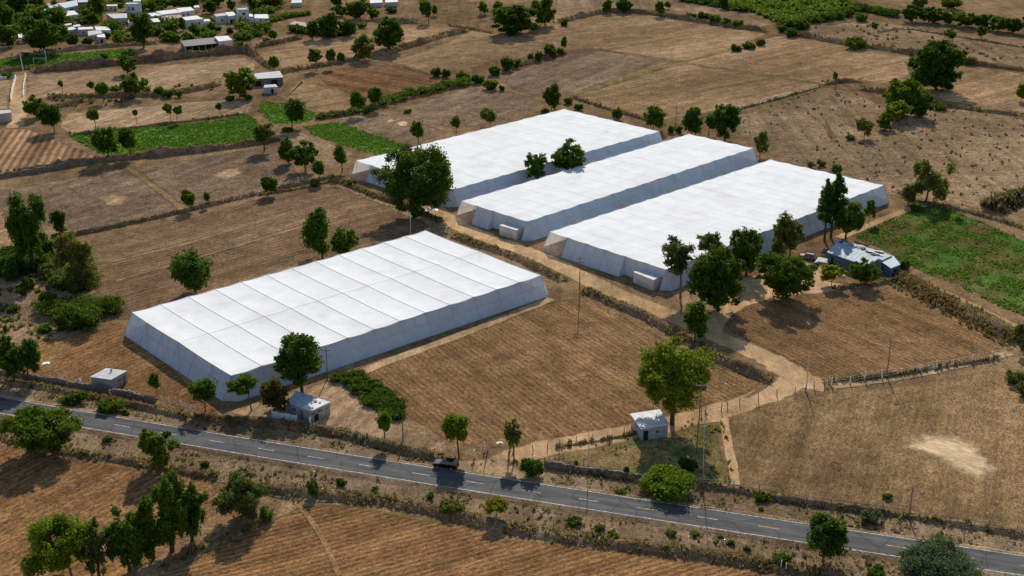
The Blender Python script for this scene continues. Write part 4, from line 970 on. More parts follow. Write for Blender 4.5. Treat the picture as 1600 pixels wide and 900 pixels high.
SHRUBS = """
1415 423 400 1402 1421 424 B m|shrub|dark shrub at the right end of the blue house
1421 320 276 1408 1431 320 B o|shrub|grey-green shrub left of the willow-like tree
1432 330 306 1420 1440 325 B m|shrub|dark shrub at the foot of the willow-like tree
1470 906 848 1397 1543 908 B g|shrub|large grey-green shrub covering the road at lower right
1373 898 882 1354 1390 900 B m|shrub|low shrub left of the large grey-green roadside shrub
1219 880 852 1201 1238 880 B m|shrub|rounded shrub left of the lone tree on the near shoulder
1358 816 790 1343 1378 819 B g|shrub|pale grey-blue agave-like shrub on the far road bank
1353 795 786 1344 1362 797 B m|shrub|small green shrub just above the pale grey-blue one
831 744 702 812 852 745 B d|shrub|dark shrub at the wall end right of the track junction
1046 772 716 998 1092 773 B l|shrub|big bright green shrub on the road wall below the hut
1074 736 704 1058 1089 736 B d|shrub|dark shrub just behind the big bright green one
116 629 604 94 138 630 B d|shrub|dark shrub outside the roadside wall left of the block hut
172 643 613 148 195 644 B m|shrub|sprawling shrub outside the roadside wall below the block hut
196 649 637 188 204 650 B m|shrub|small shrub close to the road's far edge line
75 474 450 58 92 474 B m|shrub|round green shrub on the scrubby ground at left
118 512 458 82 165 512 B d|shrub|dark dense shrub mass at the corner of the scrubby ground
128 500 472 114 143 500 B l|shrub|brighter green shrub at the middle of the dark shrub mass
152 494 470 144 165 496 B m|shrub|green shrub at the right end of the dark shrub mass
44 452 432 32 58 456 B m|shrub|shrub under the left thicket beside the big airy tree
22 432 384 -10 52 430 B d|shrub|large dark shrub cut by the left edge under the tall tree
70 518 508 58 84 520 B m|shrub|low shrub below the dark shrub mass at left
38 462 446 26 44 464 B m|shrub|small shrub at the left of the round green shrub
20 488 474 10 32 490 B m|shrub|little shrub on the open scrub near the left edge
92 452 430 80 106 454 B m|shrub|shrub beneath the big airy grey-green tree
682 120 102 672 692 120 B d|shrub|first shrub of the diagonal row left of the grey plot
697 122 104 689 707 122 B d|shrub|second shrub of the diagonal row left of the grey plot
722 126 106 711 734 125 B d|shrub|third shrub of the diagonal row left of the grey plot
747 130 110 735 759 129 B d|shrub|fourth shrub of the diagonal row left of the grey plot
767 140 118 752 780 140 B m|shrub|lowest shrub of the diagonal row, near the grey field
772 118 98 762 784 118 B d|shrub|middle shrub where the diagonal row turns up the bank
792 110 82 780 804 110 B d|shrub|tall shrub on the bank at the left of the grey plot
806 106 86 798 814 106 B d|shrub|upper end shrub of the diagonal row on the bank
784 142 132 779 789 143 B m|shrub|tiny shrub at the tip of the diagonal row
859 90 62 848 871 90 B d|shrub|tall dark shrub on the bank above the grey plot
881 80 57 876 886 74 C m|tree|small round-headed sapling beside the tall dark shrub on the bank
874 86 70 868 882 86 B m|shrub|bright shrub beside the tall dark shrub on the bank
829 94 80 823 836 94 B m|shrub|small shrub left of the tall dark shrub on the bank
842 96 76 835 848 97 B m|shrub|pointed shrub next to the tall dark shrub on the bank
881 40 24 875 888 40 B m|shrub|shrub right of the large dark pair at top centre
851 178 166 843 860 178 B m|shrub|low shrub under the dark upright tree at the field meeting
889 162 148 880 897 162 B d|shrub|shrub right of the dark upright tree at the field meeting
903 172 158 896 912 172 B d|shrub|low shrub at the far roof edge of the farthest greenhouse
1047 208 193 1041 1055 208 B d|shrub|shrub left of the pole behind the narrow greenhouse
1061 208 191 1055 1068 208 B m|shrub|shrub right of the pole behind the narrow greenhouse
1080 30 18 1068 1092 31 B d|shrub|first shrub from the left on the far bank before the orchard
1100 33 17 1088 1112 34 B d|shrub|second shrub from the left on the far bank before the orchard
1118 37 19 1106 1130 38 B m|shrub|third shrub from the left on the far bank before the orchard
1136 40 24 1124 1148 41 B d|shrub|fourth shrub from the left on the far bank before the orchard
1153 43 29 1142 1162 44 B m|shrub|last shrub of the row on the far bank before the orchard
1148 80 67 1139 1160 80 B d|shrub|low shrub on the field border in the upper right, first of three
1169 76 63 1158 1181 76 B d|shrub|low shrub on the field border in the upper right, second of three
1186 71 58 1178 1196 71 B d|shrub|low shrub on the field border in the upper right, third of three
1338 76 53 1316 1361 76 B m|shrub|wide mounded shrub on the dark bank at upper right
1345 33 16 1332 1359 34 B m|shrub|pale shrub at the right tip of the far orchard
1245 45 24 1226 1266 45 B m|shrub|large shrub mound at the near tip of the far orchard
1236 58 40 1225 1248 58 B d|shrub|dark shrub just below the near tip of the far orchard
1220 50 38 1212 1230 51 B d|shrub|shrub on the orchard's left side near its tip
1512 101 84 1499 1527 101 B o|shrub|olive shrub right of the huge dark tree
1329 219 207 1321 1338 219 B m|shrub|low shrub left of the small olive tree in the rough field
1468 172 162 1456 1480 173 B m|shrub|low shrub at the foot of the green clump, right side
1268 262 248 1260 1274 263 B o|shrub|small olive shrub behind the right greenhouse roof, left one
1283 260 246 1276 1291 261 B o|shrub|small olive shrub behind the right greenhouse roof, right one
1306 274 250 1297 1316 276 B o|shrub|yellow-green shrub peeping over the right greenhouse roof
1580 596 570 1562 1606 598 B o|shrub|tangled shrub at the right edge by the fence end
1598 620 596 1584 1622 625 B o|shrub|lower tangled shrub cut by the right edge
1580 530 515 1565 1592 532 B m|shrub|green shrub at the lower end of the scrubby bank
250 150 132 240 260 151 B d|shrub|shrub on the rubble strip, left of three
262 153 138 252 272 154 B d|shrub|shrub on the rubble strip, middle of three
280 152 140 273 287 153 B m|shrub|small shrub on the rubble strip, right of three
182 144 130 170 192 145 B l|shrub|yellow-green shrub left of the broad tree on the rubble strip
228 146 130 220 238 147 B m|shrub|green shrub right of the broad tree on the rubble strip
358 158 148 352 366 159 B m|shrub|shrub at the foot of the big round tree by the shed, left one
389 156 146 382 395 157 B m|shrub|shrub at the foot of the big round tree by the shed, right one
163 92 80 156 170 92 B d|shrub|dark shrub on the rim of the earth cliff
168 60 48 161 174 60 B d|shrub|clipped round shrub by the village lane, left one
183 60 48 177 188 60 B d|shrub|clipped round shrub by the village lane, right one
136 70 53 125 147 69 B d|shrub|shrub in front of the low grey-walled village houses
147 62 51 140 152 62 B d|shrub|shrub against the low grey-walled village houses
211 67 60 207 216 68 B d|shrub|small round shrub left of the conical village tree
259 64 51 253 266 64 B m|shrub|shrub by the yard before the long dark-roofed shed, left one
274 66 50 266 284 66 B m|shrub|shrub by the yard before the long dark-roofed shed, middle one
290 62 47 283 299 62 B l|shrub|pale shrub by the yard before the long dark-roofed shed
330 46 37 324 337 47 B d|shrub|shrub between the white house and the awning house
342 47 38 335 348 47 B m|shrub|shrub in front of the awning house
359 52 39 353 366 53 B m|shrub|shrub on the slope below the right two-storey village house
372 76 62 363 382 76 B m|shrub|shrub at the white end of the long dark-roofed shed
40 88 82 34 46 89 B d|shrub|small shrub at the left end of the cliff-top green strip
11 122 112 0 24 123 B m|shrub|green shrub mass above the white yard wall at left
450 206 196 440 460 206 B m|shrub|low shrub under the dark forked tree on the pale green plot
428 64 46 419 434 60 C m|tree|small tree left of the clump by the brick building
465 50 34 450 478 48 B d|shrub|dark shrub under the clump by the brick building
566 44 36 558 574 44 R m|tree|small round tree by the pale yard right of the brick building
610 20 8 602 622 21 B d|shrub|dark shrub at the top edge left of the pale field
637 176 168 630 646 177 B m|shrub|small shrub at the hedge's lower end
570 178 168 564 577 178 B d|shrub|round shrub at the foot of the tree pair by the hedge
705 801 770 684 724 800 B o|shrub|grey-green shrub on the near verge below the parked car
775 812 778 756 795 802 A y|shrub|yellowish sparse shrub on the near verge right of the grey-green one
672 780 765 665 680 780 B m|shrub|small green shrub at the near road edge below the car
895 818 800 880 910 818 B o|shrub|dull shrub on the near verge, under the road's middle
938 828 814 926 946 829 B m|shrub|dark shrub left of the yellow-green shrub on the near verge
955 842 815 944 970 834 B y|shrub|yellow-green shrub on the near verge at lower right of centre
1046 836 822 1034 1058 837 B o|shrub|dry shrub on the near verge among white litter
1085 838 826 1078 1093 838 B m|shrub|small green shrub near the road's white line at lower right
1143 852 840 1136 1150 852 B m|shrub|upright small shrub on the near verge, right of the litter
1168 860 848 1160 1176 861 B d|shrub|dark small shrub on the near verge before the rounded one
490 776 742 478 502 778 B o|shrub|dry dark shrub on the near bank at the field corner
533 760 744 524 542 761 B m|shrub|dark green shrub by the near road edge, left of the field
418 812 784 404 432 812 B m|shrub|shrub beside the open grey-green tree at the field corner
585 766 757 580 591 767 B l|shrub|tiny bright shrub on the near verge below the road shadow
168 690 676 160 178 690 B m|shrub|small shrub on the near verge between two big trees at left
320 730 715 310 330 731 B o|shrub|pale weedy shrub on the near verge left of the open tree
1385 778 765 1376 1394 778 B m|shrub|shrub at the far road wall by the right field
1190 782 764 1176 1206 784 B m|shrub|dark shrub on the far road bank at the field's lower left corner
968 772 760 958 980 773 B m|shrub|small shrub by the road's far line below the wall
1188 797 790 1183 1194 798 B m|shrub|tiny shrub near the road's far edge line at right
899 731 719 895 904 731 C m|tree|tiny clipped tree beside the roadside wall, left of the hut
979 744 728 974 984 743 C m|tree|small sapling beside the roadside wall below the hut
632 300 282 606 650 302 B m|shrub|shrub at the foot of the biggest dark tree, left side
603 310 300 596 612 311 B o|shrub|little dry shrub on the track bank left of the biggest dark tree
550 290 278 540 560 291 B o|shrub|dull shrub at the end of the left field wall
494 292 272 484 500 290 B o|shrub|grassy shrub at the foot of the small fence-end tree
"""
def rows(txt):
    for ln in txt.strip().splitlines():
        a, name, label = ln.split('|'); t = a.split()
        yield [float(x) for x in t[:6]] + t[6:8] + [label.strip(), name]
for r_ in rows(TREES): plant(*r_, group='trees of the farmland')
for r_ in rows(SHRUBS): plant(*r_, group='shrubs of the farmland' if r_[-1] == 'shrub' else 'trees of the farmland')

def hedge(px, w, h, tint, label, name='hedge', dens=1.0, cat='hedge'):
    COUNT[0] += 1; r = np.random.default_rng(900 + COUNT[0])
    P = resample([G(*p) for p in px], w * 0.55); base = P[0].copy(); L = []
    for p in P:
        for k in range(2):
            q = p - base; L.append((np.array([q.x + r.normal(0, w * .22), q.y + r.normal(0, w * .22), h * r.uniform(.35, .6)]), (w * r.uniform(.35, .55), w * r.uniform(.35, .55), h * r.uniform(.35, .55))))
    root = empty(name, base, label, cat)
    ls = float(np.clip(1.1 * depth(base) / 1338.0, 0.15, 0.75)); V, Q = leaves(L, ls, 0.85 * dens, r); V[:, 2] = np.maximum(V[:, 2], 0.02)
    link('foliage', fast_mesh('foliage', V, Q, M[TINT[tint]]), root)
    m = MB()
    for p in P[::2]:
        q = p - base; m.tube([(q.x, q.y, -0.05), (q.x + 0.1, q.y, h * .5)], [0.06, 0.03], 5)
    m.obj('stem', M['bark'], root)
hedge([(588,164),(630,154),(680,142),(724,131)], 5.5, 2.6, 'm', 'long clipped green hedge running along the grey field border')
hedge([(505,184),(540,180),(580,170)], 4.5, 1.8, 'o', 'low overgrown hedge continuing left from the long green one')
hedge([(538,592),(552,600),(575,613),(598,630),(614,646)], 3.8, 1.6, 'm', 'dense green thicket at the corner of the central ploughed field', 'thicket', 1.1, 'thicket')
hedge([(556,592),(582,606),(608,628),(626,652)], 3.4, 1.5, 'd', 'darker green thicket strip on the field side of the dense one', 'thicket', 1.1, 'thicket')
hedge([(1225,42),(1262,36),(1300,30),(1330,20)], 7, 3.5, 'd', 'dark hedge along the near edge of the far green orchard')
hedge([(1340,14),(1375,22),(1400,26)], 7, 3.2, 'd', 'dark hedge from the far orchard to the hedge row of trees')
hedge([(1070,2),(1110,8),(1160,18)], 6, 2.6, 'd', 'dark hedge along the left edge of the far green orchard')
hedge([(0,428),(30,424),(60,420)], 8, 3.5, 'd', 'dark thicket at the foot of the tall tree on the far left', 'thicket', 1.0, 'thicket')
hedge([(478,52),(510,56),(545,54)], 7, 3.0, 'd', 'dark undergrowth hedge joining the tree clump by the brick building')
hedge([(422,34),(445,28),(478,24)], 6, 2.4, 'm', 'low hedge behind the brick building at the top')

hedge([(92,430),(112,440),(135,452)], 7, 3.2, 'o', 'tangled grey-green thicket under the large airy tree at left', 'thicket', 0.8, 'thicket')
hedge([(86,492),(112,488),(140,486),(158,492)], 7.5, 3.4, 'd', 'dark tangled thicket along the edge of the scrubby ground at left', 'thicket', 0.9, 'thicket')
hedge([(-20,412),(10,406),(40,404)], 9, 4.2, 'd', 'large dark thicket cut by the left edge below the tall tree', 'thicket', 0.9, 'thicket')

# ------------------------------------------------------------------ buildings
def building(px, h, label, wall='white_wall', roof='roof_white', name='house', over=0.15, slope=0.0, openings=(), group='houses of the village', parapet=False, cat='house', open_front=False):
    """px: roof corners front-left, front-right, back-right, back-left in survey pixels at height h"""
    Q = [G(*p, h) for p in px]; c = sum(Q, Vector()) / 4; base = Vector((c.x, c.y, 0))
    Q = [Vector((q.x - base.x, q.y - base.y, 0)) for q in Q]
    c0 = Vector((0, 0, 0)); I = [q * (1 - over / max(q.length, 1)) for q in Q]
    root = empty(name, base, label, cat, group)
    zt = [h, h, h + slope, h + slope]
    m = MB()
    for k in range(4):
        if open_front and k == 0: continue
        a, b = I[k], I[(k + 1) % 4]; t = (b - a).normalized(); nn = Vector((t.y, -t.x, 0)) * 0.16
        e = t * 0.0
        m.hexa([a, b, b - nn, a - nn], [Vector((a.x, a.y, zt[k] - .06)), Vector((b.x, b.y, zt[(k + 1) % 4] - .06)), Vector((b.x - nn.x, b.y - nn.y, zt[(k + 1) % 4] - .06)), Vector((a.x - nn.x, a.y - nn.y, zt[k] - .06))])
    w = m.obj('wall', M[wall], root)
    m = MB(); m.hexa([Vector((q.x, q.y, zt[k] - 0.05)) for k, q in enumerate(Q)], [Vector((q.x, q.y, zt[k] + 0.10)) for k, q in enumerate(Q)])
    ro = m.obj('roof', M[roof], root)
    if parapet:
        m = MB()
        for k in range(4):
            a, b = I[k], I[(k + 1) % 4]; t = (b - a).normalized(); nn = Vector((t.y, -t.x, 0)) * 0.14
            z0, z1 = zt[k] + 0.1, zt[k] + 0.5
            m.hexa([Vector((*p[:2], z0)) for p in (a, b - t * .15, b - t * .15 - nn, a - nn)], [Vector((*p[:2], z1)) for p in (a, b - t * .15, b - t * .15 - nn, a - nn)])
        m.obj('parapet', M[wall], root)
    if open_front:
        a, b = I[0], I[1]
        for k in range(6):
            p = a.lerp(b, (k + 0.05) / 5.1); m = MB(); m.box(p.x - .1, p.x + .1, p.y - .1, p.y + .1, 0, h - .05); m.obj('pillar', M['concrete'], root)
        m = MB(); t = (b - a).normalized(); nn = Vector((t.y, -t.x, 0)) * 0.14
        m.hexa([a + nn, b + nn, b + nn * 2, a + nn * 2], [Vector((*(p)[:2], 0.8)) for p in (a + nn, b + nn, b + nn * 2, a + nn * 2)]); m.obj('low_wall', M['teal'], root)
    for (k, u, z, ww, hh, kind) in openings:
        a, b = I[k], I[(k + 1) % 4]; t = (b - a).normalized(); nn = Vector((t.y, -t.x, 0)); p = a.lerp(b, u)
        def slab(x0, x1, z0, z1, d0, d1, nm, mt, par):
            mm = MB(); pts = [p + t * x0 + nn * d0, p + t * x1 + nn * d0, p + t * x1 + nn * d1, p + t * x0 + nn * d1]
            mm.hexa([Vector((q.x, q.y, z0)) for q in pts], [Vector((q.x, q.y, z1)) for q in pts]); return mm.obj(nm, mt, par)
        if kind == 'w':
            f = slab(-ww / 2, ww / 2, z, z + hh, -0.06, 0.02, 'window', M['glass_dark'], root)
            slab(-ww / 2 - .1, ww / 2 + .1, z - .12, z, 0.0, 0.10, 'sill', M['concrete'], f)
            slab(-ww / 2 - .1, ww / 2 + .1, z + hh, z + hh + .1, 0.0, 0.07, 'frame', M['concrete'], f)
            slab(-.04, .04, z, z + hh, 0.02, 0.05, 'frame', M['concrete'], f)
        else:
            f = slab(-ww / 2, ww / 2, 0.02, hh, -0.06, 0.025, 'door_or_dark_slab', M['void' if kind == 'v' else 'wood'], root)  # kind 'v': a near-black slab paints the dark inside an opening
            slab(ww / 2 - .16, ww / 2 - .08, 1.0, 1.1, 0.025, 0.09, 'handle', M['galv'], f)
    return root, Q, zt

def corner_off(root): return root.location

# block hut beside the road wall
hut, Q, _ = building([(140.6,589.4),(173.8,593.8),(199,580),(165.6,575.6)], 2.6, 'small grey block hut with a flat pale roof behind the roadside wall', 'block', 'roof_grey', 'hut', group='farm huts and sheds', cat='hut',
         openings=[(1, .48, 1.25, .9, .7, 'w'), (0, .2, 1.6, .4, .4, 'w'), (1, .8, 0, .8, 1.9, 'd')])
m = MB(); m.tube([(0.3, 0.9, 2.6), (0.3, 0.9, 3.15)], 0.14, 8); m.tube([(0.3, 0.9, 3.15), (0.3, 0.9, 3.3)], [0.22, 0.22], 8); m.obj('vent_pipe', M['tank'], hut)
# grey shed with metal sheets
shed, Q, _ = building([(447,628.5),(485.5,644),(516.5,629.5),(463,611.5)], 2.6, 'grey block shed with patched blue-white metal roof beside the road', 'block', 'roof_metal', 'shed', group='farm huts and sheds', cat='shed',
         openings=[(1, .12, 1.7, .9, .55, 'w'), (1, .48, 1.7, .9, .55, 'w'), (1, .82, 1.5, .5, .4, 'w'), (1, .28, 0, 1.1, 1.5, 'v'), (0, .3, 1.3, .9, .7, 'w'), (0, .62, 0, .9, 2.0, 'd')])
def roof_sheets(root, Q, z, slope, n0, n1, t0, t1, mats, along=True):
    for k in range(n0, n1):
        a = t0 + (t1 - t0) * (k - n0) / (n1 - n0); b = t0 + (t1 - t0) * (k + 1 - n0) / (n1 - n0) - 0.004
        P = [Q[0].lerp(Q[1], a), Q[0].lerp(Q[1], b), Q[3].lerp(Q[2], b), Q[3].lerp(Q[2], a)]
        zz = z + 0.115 + 0.02 * (k % 2)
        zs = [zz, zz, zz + slope, zz + slope]
        mm = MB(); mm.hexa([Vector((p.x, p.y, q)) for p, q in zip(P, zs)], [Vector((p.x, p.y, q + .03)) for p, q in zip(P, zs)])
        mm.obj('roof_sheet', M[mats[(k * 7) % len(mats)]], root)
roof_sheets(shed, Q, 2.6, 0, 0, 6, 0.005, 0.62, ['roof_metal'])
roof_sheets(shed, Q, 2.6, 0, 0, 4, 0.635, 0.995, ['roof_white'])
m = MB()
for (x, y, s) in ((-2.3, 0.6, .35), (-1.2, 1.4, .3), (-3.1, 1.9, .3), (-0.6, 0.3, .25), (-2.0, 2.2, .22), (-3.3, 0.2, .4)):
    m.box(x - s, x + s, y - s * .5, y + s * .5, 2.76, 2.80)
m.obj('roof_patch', M['roof_white'], shed)
m = MB(); m.box(1.6, 2.3, -0.5, 0.1, 2.76, 2.95); m.box(2.8, 3.1, -0.9, -0.7, 2.76, 2.95); m.obj('roof_hatch', M['roof_dark'], shed)
# white hut under the tall tree
whut, Q, _ = building([(984.4,647),(1002,671),(1046,663.3),(1031,640)], 2.7, 'small white-walled hut with a bright flat roof beneath the tall tree', 'hut_wall', 'roof_white', 'hut', group='farm huts and sheds', cat='hut', over=0.3,
         openings=[(1, .16, 0, 1.0, 2.1, 'v'), (1, .6, 1.2, .7, .6, 'w'), (0, .45, 1.1, 1.0, .9, 'w')])
# the blue-walled house
bh, Q, _ = building([(1292,394.4),(1353.8,416.5),(1373.8,407),(1306,384)], 3.0, 'long blue-walled house with a pale blue metal roof in the yard', 'blue_wall', 'roof_metal', 'house', group='farm houses', over=0.4, slope=0.5,
         openings=[(0, .12, 0, .9, 2.1, 'v'), (0, .3, 1.1, 1.1, .9, 'w'), (0, .45, 0, .9, 2.1, 'd'), (0, .65, 1.1, 1.1, .9, 'w'), (0, .85, 0, .9, 2.1, 'v'), (1, .5, 1.1, .9, .8, 'w')])
roof_sheets(bh, Q, 3.0, 0.5, 0, 7, 0.004, 0.64, ['roof_metal'])
roof_sheets(bh, Q, 3.0, 0.5, 0, 3, 0.65, 0.996, ['roof_metal', 'roof_grey'])
m = MB()
for (x, y) in ((-3.6, 1.0), (-1.3, .9), (-2.0, -0.9), (0.2, 0.5)): m.box(x - .3, x + .3, y - .15, y + .15, 3.45, 3.5)
m.obj('roof_patch', M['roof_white'], bh)
rb, Q, _ = building([(1303,380),(1378,407),(1394,399.5),(1311,373)], 3.1, 'grey-walled rear building with a junk-covered roof behind the blue house', 'grey_wall', 'roof_grey', 'house', group='farm houses', over=0.1)
rj = np.random.default_rng(4)
for k in range(26):          # boards, sheets and tyres lying on that roof
    u, v = rj.uniform(.04, .94), rj.uniform(.2, .8); p = Q[0].lerp(Q[1], u).lerp(Q[3].lerp(Q[2], u), v); t = (Q[1] - Q[0]).normalized(); an = rj.normal(0, .5)
    t = Vector((t.x * math.cos(an) - t.y * math.sin(an), t.x * math.sin(an) + t.y * math.cos(an), 0)); nn = Vector((-t.y, t.x, 0)); l_, w_, h_ = rj.uniform(.4, 1.3), rj.uniform(.2, .6), rj.uniform(.06, .4)
    pts = [p + t * l_ + nn * w_, p - t * l_ + nn * w_, p - t * l_ - nn * w_, p + t * l_ - nn * w_]
    mm = MB(); z0 = 3.22 + k * 0.004; mm.hexa([Vector((q.x, q.y, z0)) for q in pts], [Vector((q.x, q.y, z0 + h_)) for q in pts]); mm.obj('roof_junk', M[['roof_white', 'void', 'roof_grey', 'roof_dark', 'roof_white', 'tank'][k % 6]], rb)
building([(1375.6,408.5),(1392,419.5),(1407,413.7),(1395.6,400)], 2.7, 'small grey annex with a metal roof at the right end of the blue house', 'blue_wall', 'roof_metal', 'annex', group='farm houses', over=0.2, openings=[(0, .5, 1.0, .8, .7, 'w'), (1, .5, 0, 1.0, 2.0, 'v')])
slab = building([(1274,408),(1294,411.5),(1298,405.5),(1279,402)], 0.5, 'pale concrete platform left of the blue house', 'concrete', 'concrete', 'platform', group='farm houses', cat='platform', over=0.02)

VILLAGE = [
 ([(195,7.5),(221,7),(214,4),(199,4.5)], 6.4, 'left two-storey white village house with dark windows', 'white_wall', 'roof_white', [(0,.2,3.4,.9,1.9,'w'),(0,.45,3.4,1.5,1.7,'w'),(0,.7,.8,1.2,1.2,'w'),(0,.25,0,1.1,2.1,'d')], True),
 ([(177,29),(199,28),(198,21),(166,22)], 3.6, 'grey village house below the left two-storey white house', 'grey_wall', 'roof_grey', [(0,.3,1.2,1,1,'w'),(0,.7,0,1,2,'d')], False),
 ([(166,9.5),(184,9),(183,7),(167,7.5)], 2.6, 'small grey house with a white roof left of the two-storey house', 'cream_wall', 'roof_white', [(0,.4,1,1,.9,'w'),(0,.75,0,1,2,'d')], False),
 ([(104,25),(123,22.5),(115,16.5),(97,18.5)], 3.0, 'village house with a bright white slab roof beside the dark umbrella tree', 'cream_wall', 'roof_white', [(0,.5,1,1.2,1,'w')], False),
 ([(101,13),(122,8.5),(120,0),(90,6)], 4.0, 'large pale blue-grey hall roof at the village top left', 'grey_wall', 'roof_metal', [(0,.5,0,3,3,'v')], False),
 ([(122,4),(139,3),(138,-1),(121,0)], 3.4, 'dark grey village house at the top edge right of the hall', 'dark_wall', 'roof_grey', [(0,.5,1,1,1,'w')], False),
 ([(100,41),(112,38),(112,36.5),(99,38)], 2.6, 'narrow white-roofed shack, rearmost of the low roof cluster', 'grey_wall', 'roof_white', [], False),
 ([(104,48),(119,45.5),(114,42),(104,44)], 2.6, 'low white-roofed shack at the left of the low roof cluster', 'grey_wall', 'roof_white', [(0,.5,.8,1,.9,'w')], False),
 ([(122,46.5),(146,45.5),(144,42),(122,43)], 2.8, 'wide low white-roofed shack at the middle of the low roof cluster', 'grey_wall', 'roof_white', [(0,.3,.9,1,.9,'w'),(0,.7,0,1,2,'d')], False),
 ([(115,42),(127,41),(124,38),(114,40)], 2.6, 'tiny white-roofed shack behind the middle of the low roof cluster', 'grey_wall', 'roof_white', [], False),
 ([(150,47),(173,47.5),(168,42),(148,41.5)], 2.6, 'white-roofed shack at the right of the low roof cluster', 'cream_wall', 'roof_white', [(0,.6,.9,1,.9,'w')], False),
 ([(138,56),(160,52),(157,47),(137,49)], 2.8, 'front grey-roofed shack of the low roof cluster', 'grey_wall', 'roof_grey', [(0,.5,.9,1,.9,'w')], False),
 ([(152,58),(165,58.5),(163,53),(151,55)], 2.9, 'grey block shack with a scrap white roof nearest the village lane', 'block', 'roof_white', [(0,.5,0,1,2,'v')], False),
 ([(29,59),(43,58),(42,52.5),(28,54)], 2.8, 'pale house half hidden between the dark trees at the village left edge', 'cream_wall', 'roof_white', [(0,.5,0,1,2,'d')], False),
 ([(4,61),(20,60),(18,54),(3,55)], 2.8, 'white shack under the dark trees at the picture left edge', 'grey_wall', 'roof_white', [(0,.5,0,1,2,'d')], False),
 ([(253,23),(283,19.5),(274,14.5),(243,18)], 3.0, 'left half of the long white village roof', 'cream_wall', 'roof_white', [(0,.3,.9,1.2,1,'w'),(0,.6,0,1,2,'d'),(0,.85,.9,1.2,1,'w')], False),
 ([(282,19),(304,16),(298,11),(275,13)], 3.0, 'right half of the long white village roof', 'cream_wall', 'roof_white', [(0,.5,.9,1.2,1,'w'),(0,.2,0,1,2,'d')], False),
 ([(237,25.5),(253,24),(243,20),(231,21)], 2.8, 'low white roof at the left end of the long village roof', 'cream_wall', 'roof_white', [(0,.5,.9,1,1,'w')], False),
 ([(240,35),(250.5,34),(247,28.5),(235,30)], 3.6, 'grey village house right behind the conical tree', 'grey_wall', 'roof_white', [(0,.5,1,1,1,'w')], False),
 ([(252,33),(285,27),(282,23),(252,25)], 2.3, 'low rusty-roofed village house in front of the long white roof', 'brick_wall', 'roof_rust', [(0,.5,0,1,2,'d')], False),
 ([(290,32),(318,29.5),(307,24.5),(284.5,27)], 3.9, 'white village house with a broad flat roof and two windows', 'white_wall', 'roof_white', [(0,.35,1.3,1.2,1.1,'w'),(0,.75,1.3,1.1,1.1,'w'),(0,.55,0,1,2,'d')], False),
 ([(318,33.2),(329,33),(327,30),(319,30)], 2.4, 'little white lean-to at the right of the broad white house', 'white_wall', 'roof_white', [], False),
 ([(338,26),(356,24),(351,20.5),(334,22.5)], 3.9, 'white village house left of the awning house', 'white_wall', 'roof_grey', [(0,.5,1.2,1.1,1,'w')], False),
 ([(357,25.5),(370,24),(364,18.5),(351.5,19.5)], 4.0, 'awning house with a bright white roof beside the right two-storey house', 'white_wall', 'roof_white', [(0,.5,0,3.4,2.2,'v')], False),
 ([(372,16.5),(389,16),(385,12.5),(369,13.5)], 6.6, 'right two-storey white village house with two stacked windows', 'white_wall', 'roof_white', [(0,.5,4.2,1.5,1.2,'w'),(0,.5,1.2,1.8,1.5,'w'),(0,.85,0,1,2,'d')], True),
 ([(389,26),(396,26),(394,22),(388,22)], 3.4, 'low white wing at the right of the two-storey house', 'white_wall', 'roof_white', [], False),
 ([(398,28.5),(421,29),(418,22.5),(397,22.5)], 2.2, 'low white-roofed house right of the two-storey house', 'white_wall', 'roof_white', [(0,.4,.8,1,.9,'w'),(0,.75,0,1,2,'d')], False),
 ([(303,12),(312,11.5),(310,8.5),(303,9)], 2.4, 'tiny white-roofed hut above the long white village roof', 'white_wall', 'roof_white', [], False),
 ([(200,36),(212,35),(211,30),(200,31)], 3.8, 'pale house hidden left of the conical village tree', 'white_wall', 'roof_rust', [(0,.3,1,1,1,'w')], False),
 ([(452,38),(478,42),(484,36.5),(460,33)], 2.6, 'flat-roofed brick building beside the dark tree clump', 'brick_wall', 'roof_rust', [(0,.4,.8,1,1,'w'),(0,.7,0,1,2,'d')], False),
 ([(342,65),(363,62.5),(356,56),(335,57.5)], 4.6, 'white box building at the right end of the long dark-roofed shed', 'white_wall', 'roof_white', [(1,.5,0,1,2,'d')], False),
 ([(412,137),(434,136),(431,132),(413,133)], 2.6, 'small pale box shed below the long grey-roofed shed', 'grey_wall', 'roof_grey', [(0,.6,0,1,2,'v')], False),
 ([(-12,179.5),(18,176),(16,172),(-12,173)], 3.4, 'grey windowless shed cut by the left edge beside the lane', 'block', 'roof_grey', [], False),
 ([(455,5),(472,4),(471,0),(456,0)], 2.4, 'pale blue shelter at the top edge right of the village', 'grey_wall', 'roof_metal', [], False),
 ([(578,5),(598,4),(597,0),(578,0)], 2.4, 'left white roof on the top edge above the brick building', 'grey_wall', 'roof_white', [], False),
 ([(602,4),(622,3),(621,-1),(602,0)], 2.4, 'right white roof on the top edge above the brick building', 'grey_wall', 'roof_white', [], False),
 ([(208,2),(220,2),(220,-2),(208,-2)], 4.0, 'white house at the top edge behind the left two-storey house', 'white_wall', 'roof_white', [], False),
]
HOUSES = [building(px, h, lab, wl_, rf_, openings=op, parapet=par)[0] for px, h, lab, wl_, rf_, op, par in VILLAGE]
building([(288.5,73),(343,67.5),(336,58.5),(281.5,64)], 3.4, 'long open-fronted shed with a dark roof on the cliff top', 'dark_wall', 'roof_dark', 'shed', cat='shed', open_front=True, over=0.4)
building([(395,124),(443,121),(437,111),(398,115)], 3.2, 'shed with a long grey roof beside the big round tree', 'dark_wall', 'roof_grey', 'shed', cat='shed', over=0.4, openings=[(0,.15,0,2.5,2.4,'v'),(0,.38,1.2,1.2,1,'w'),(0,.7,0,2.5,2.4,'v')])

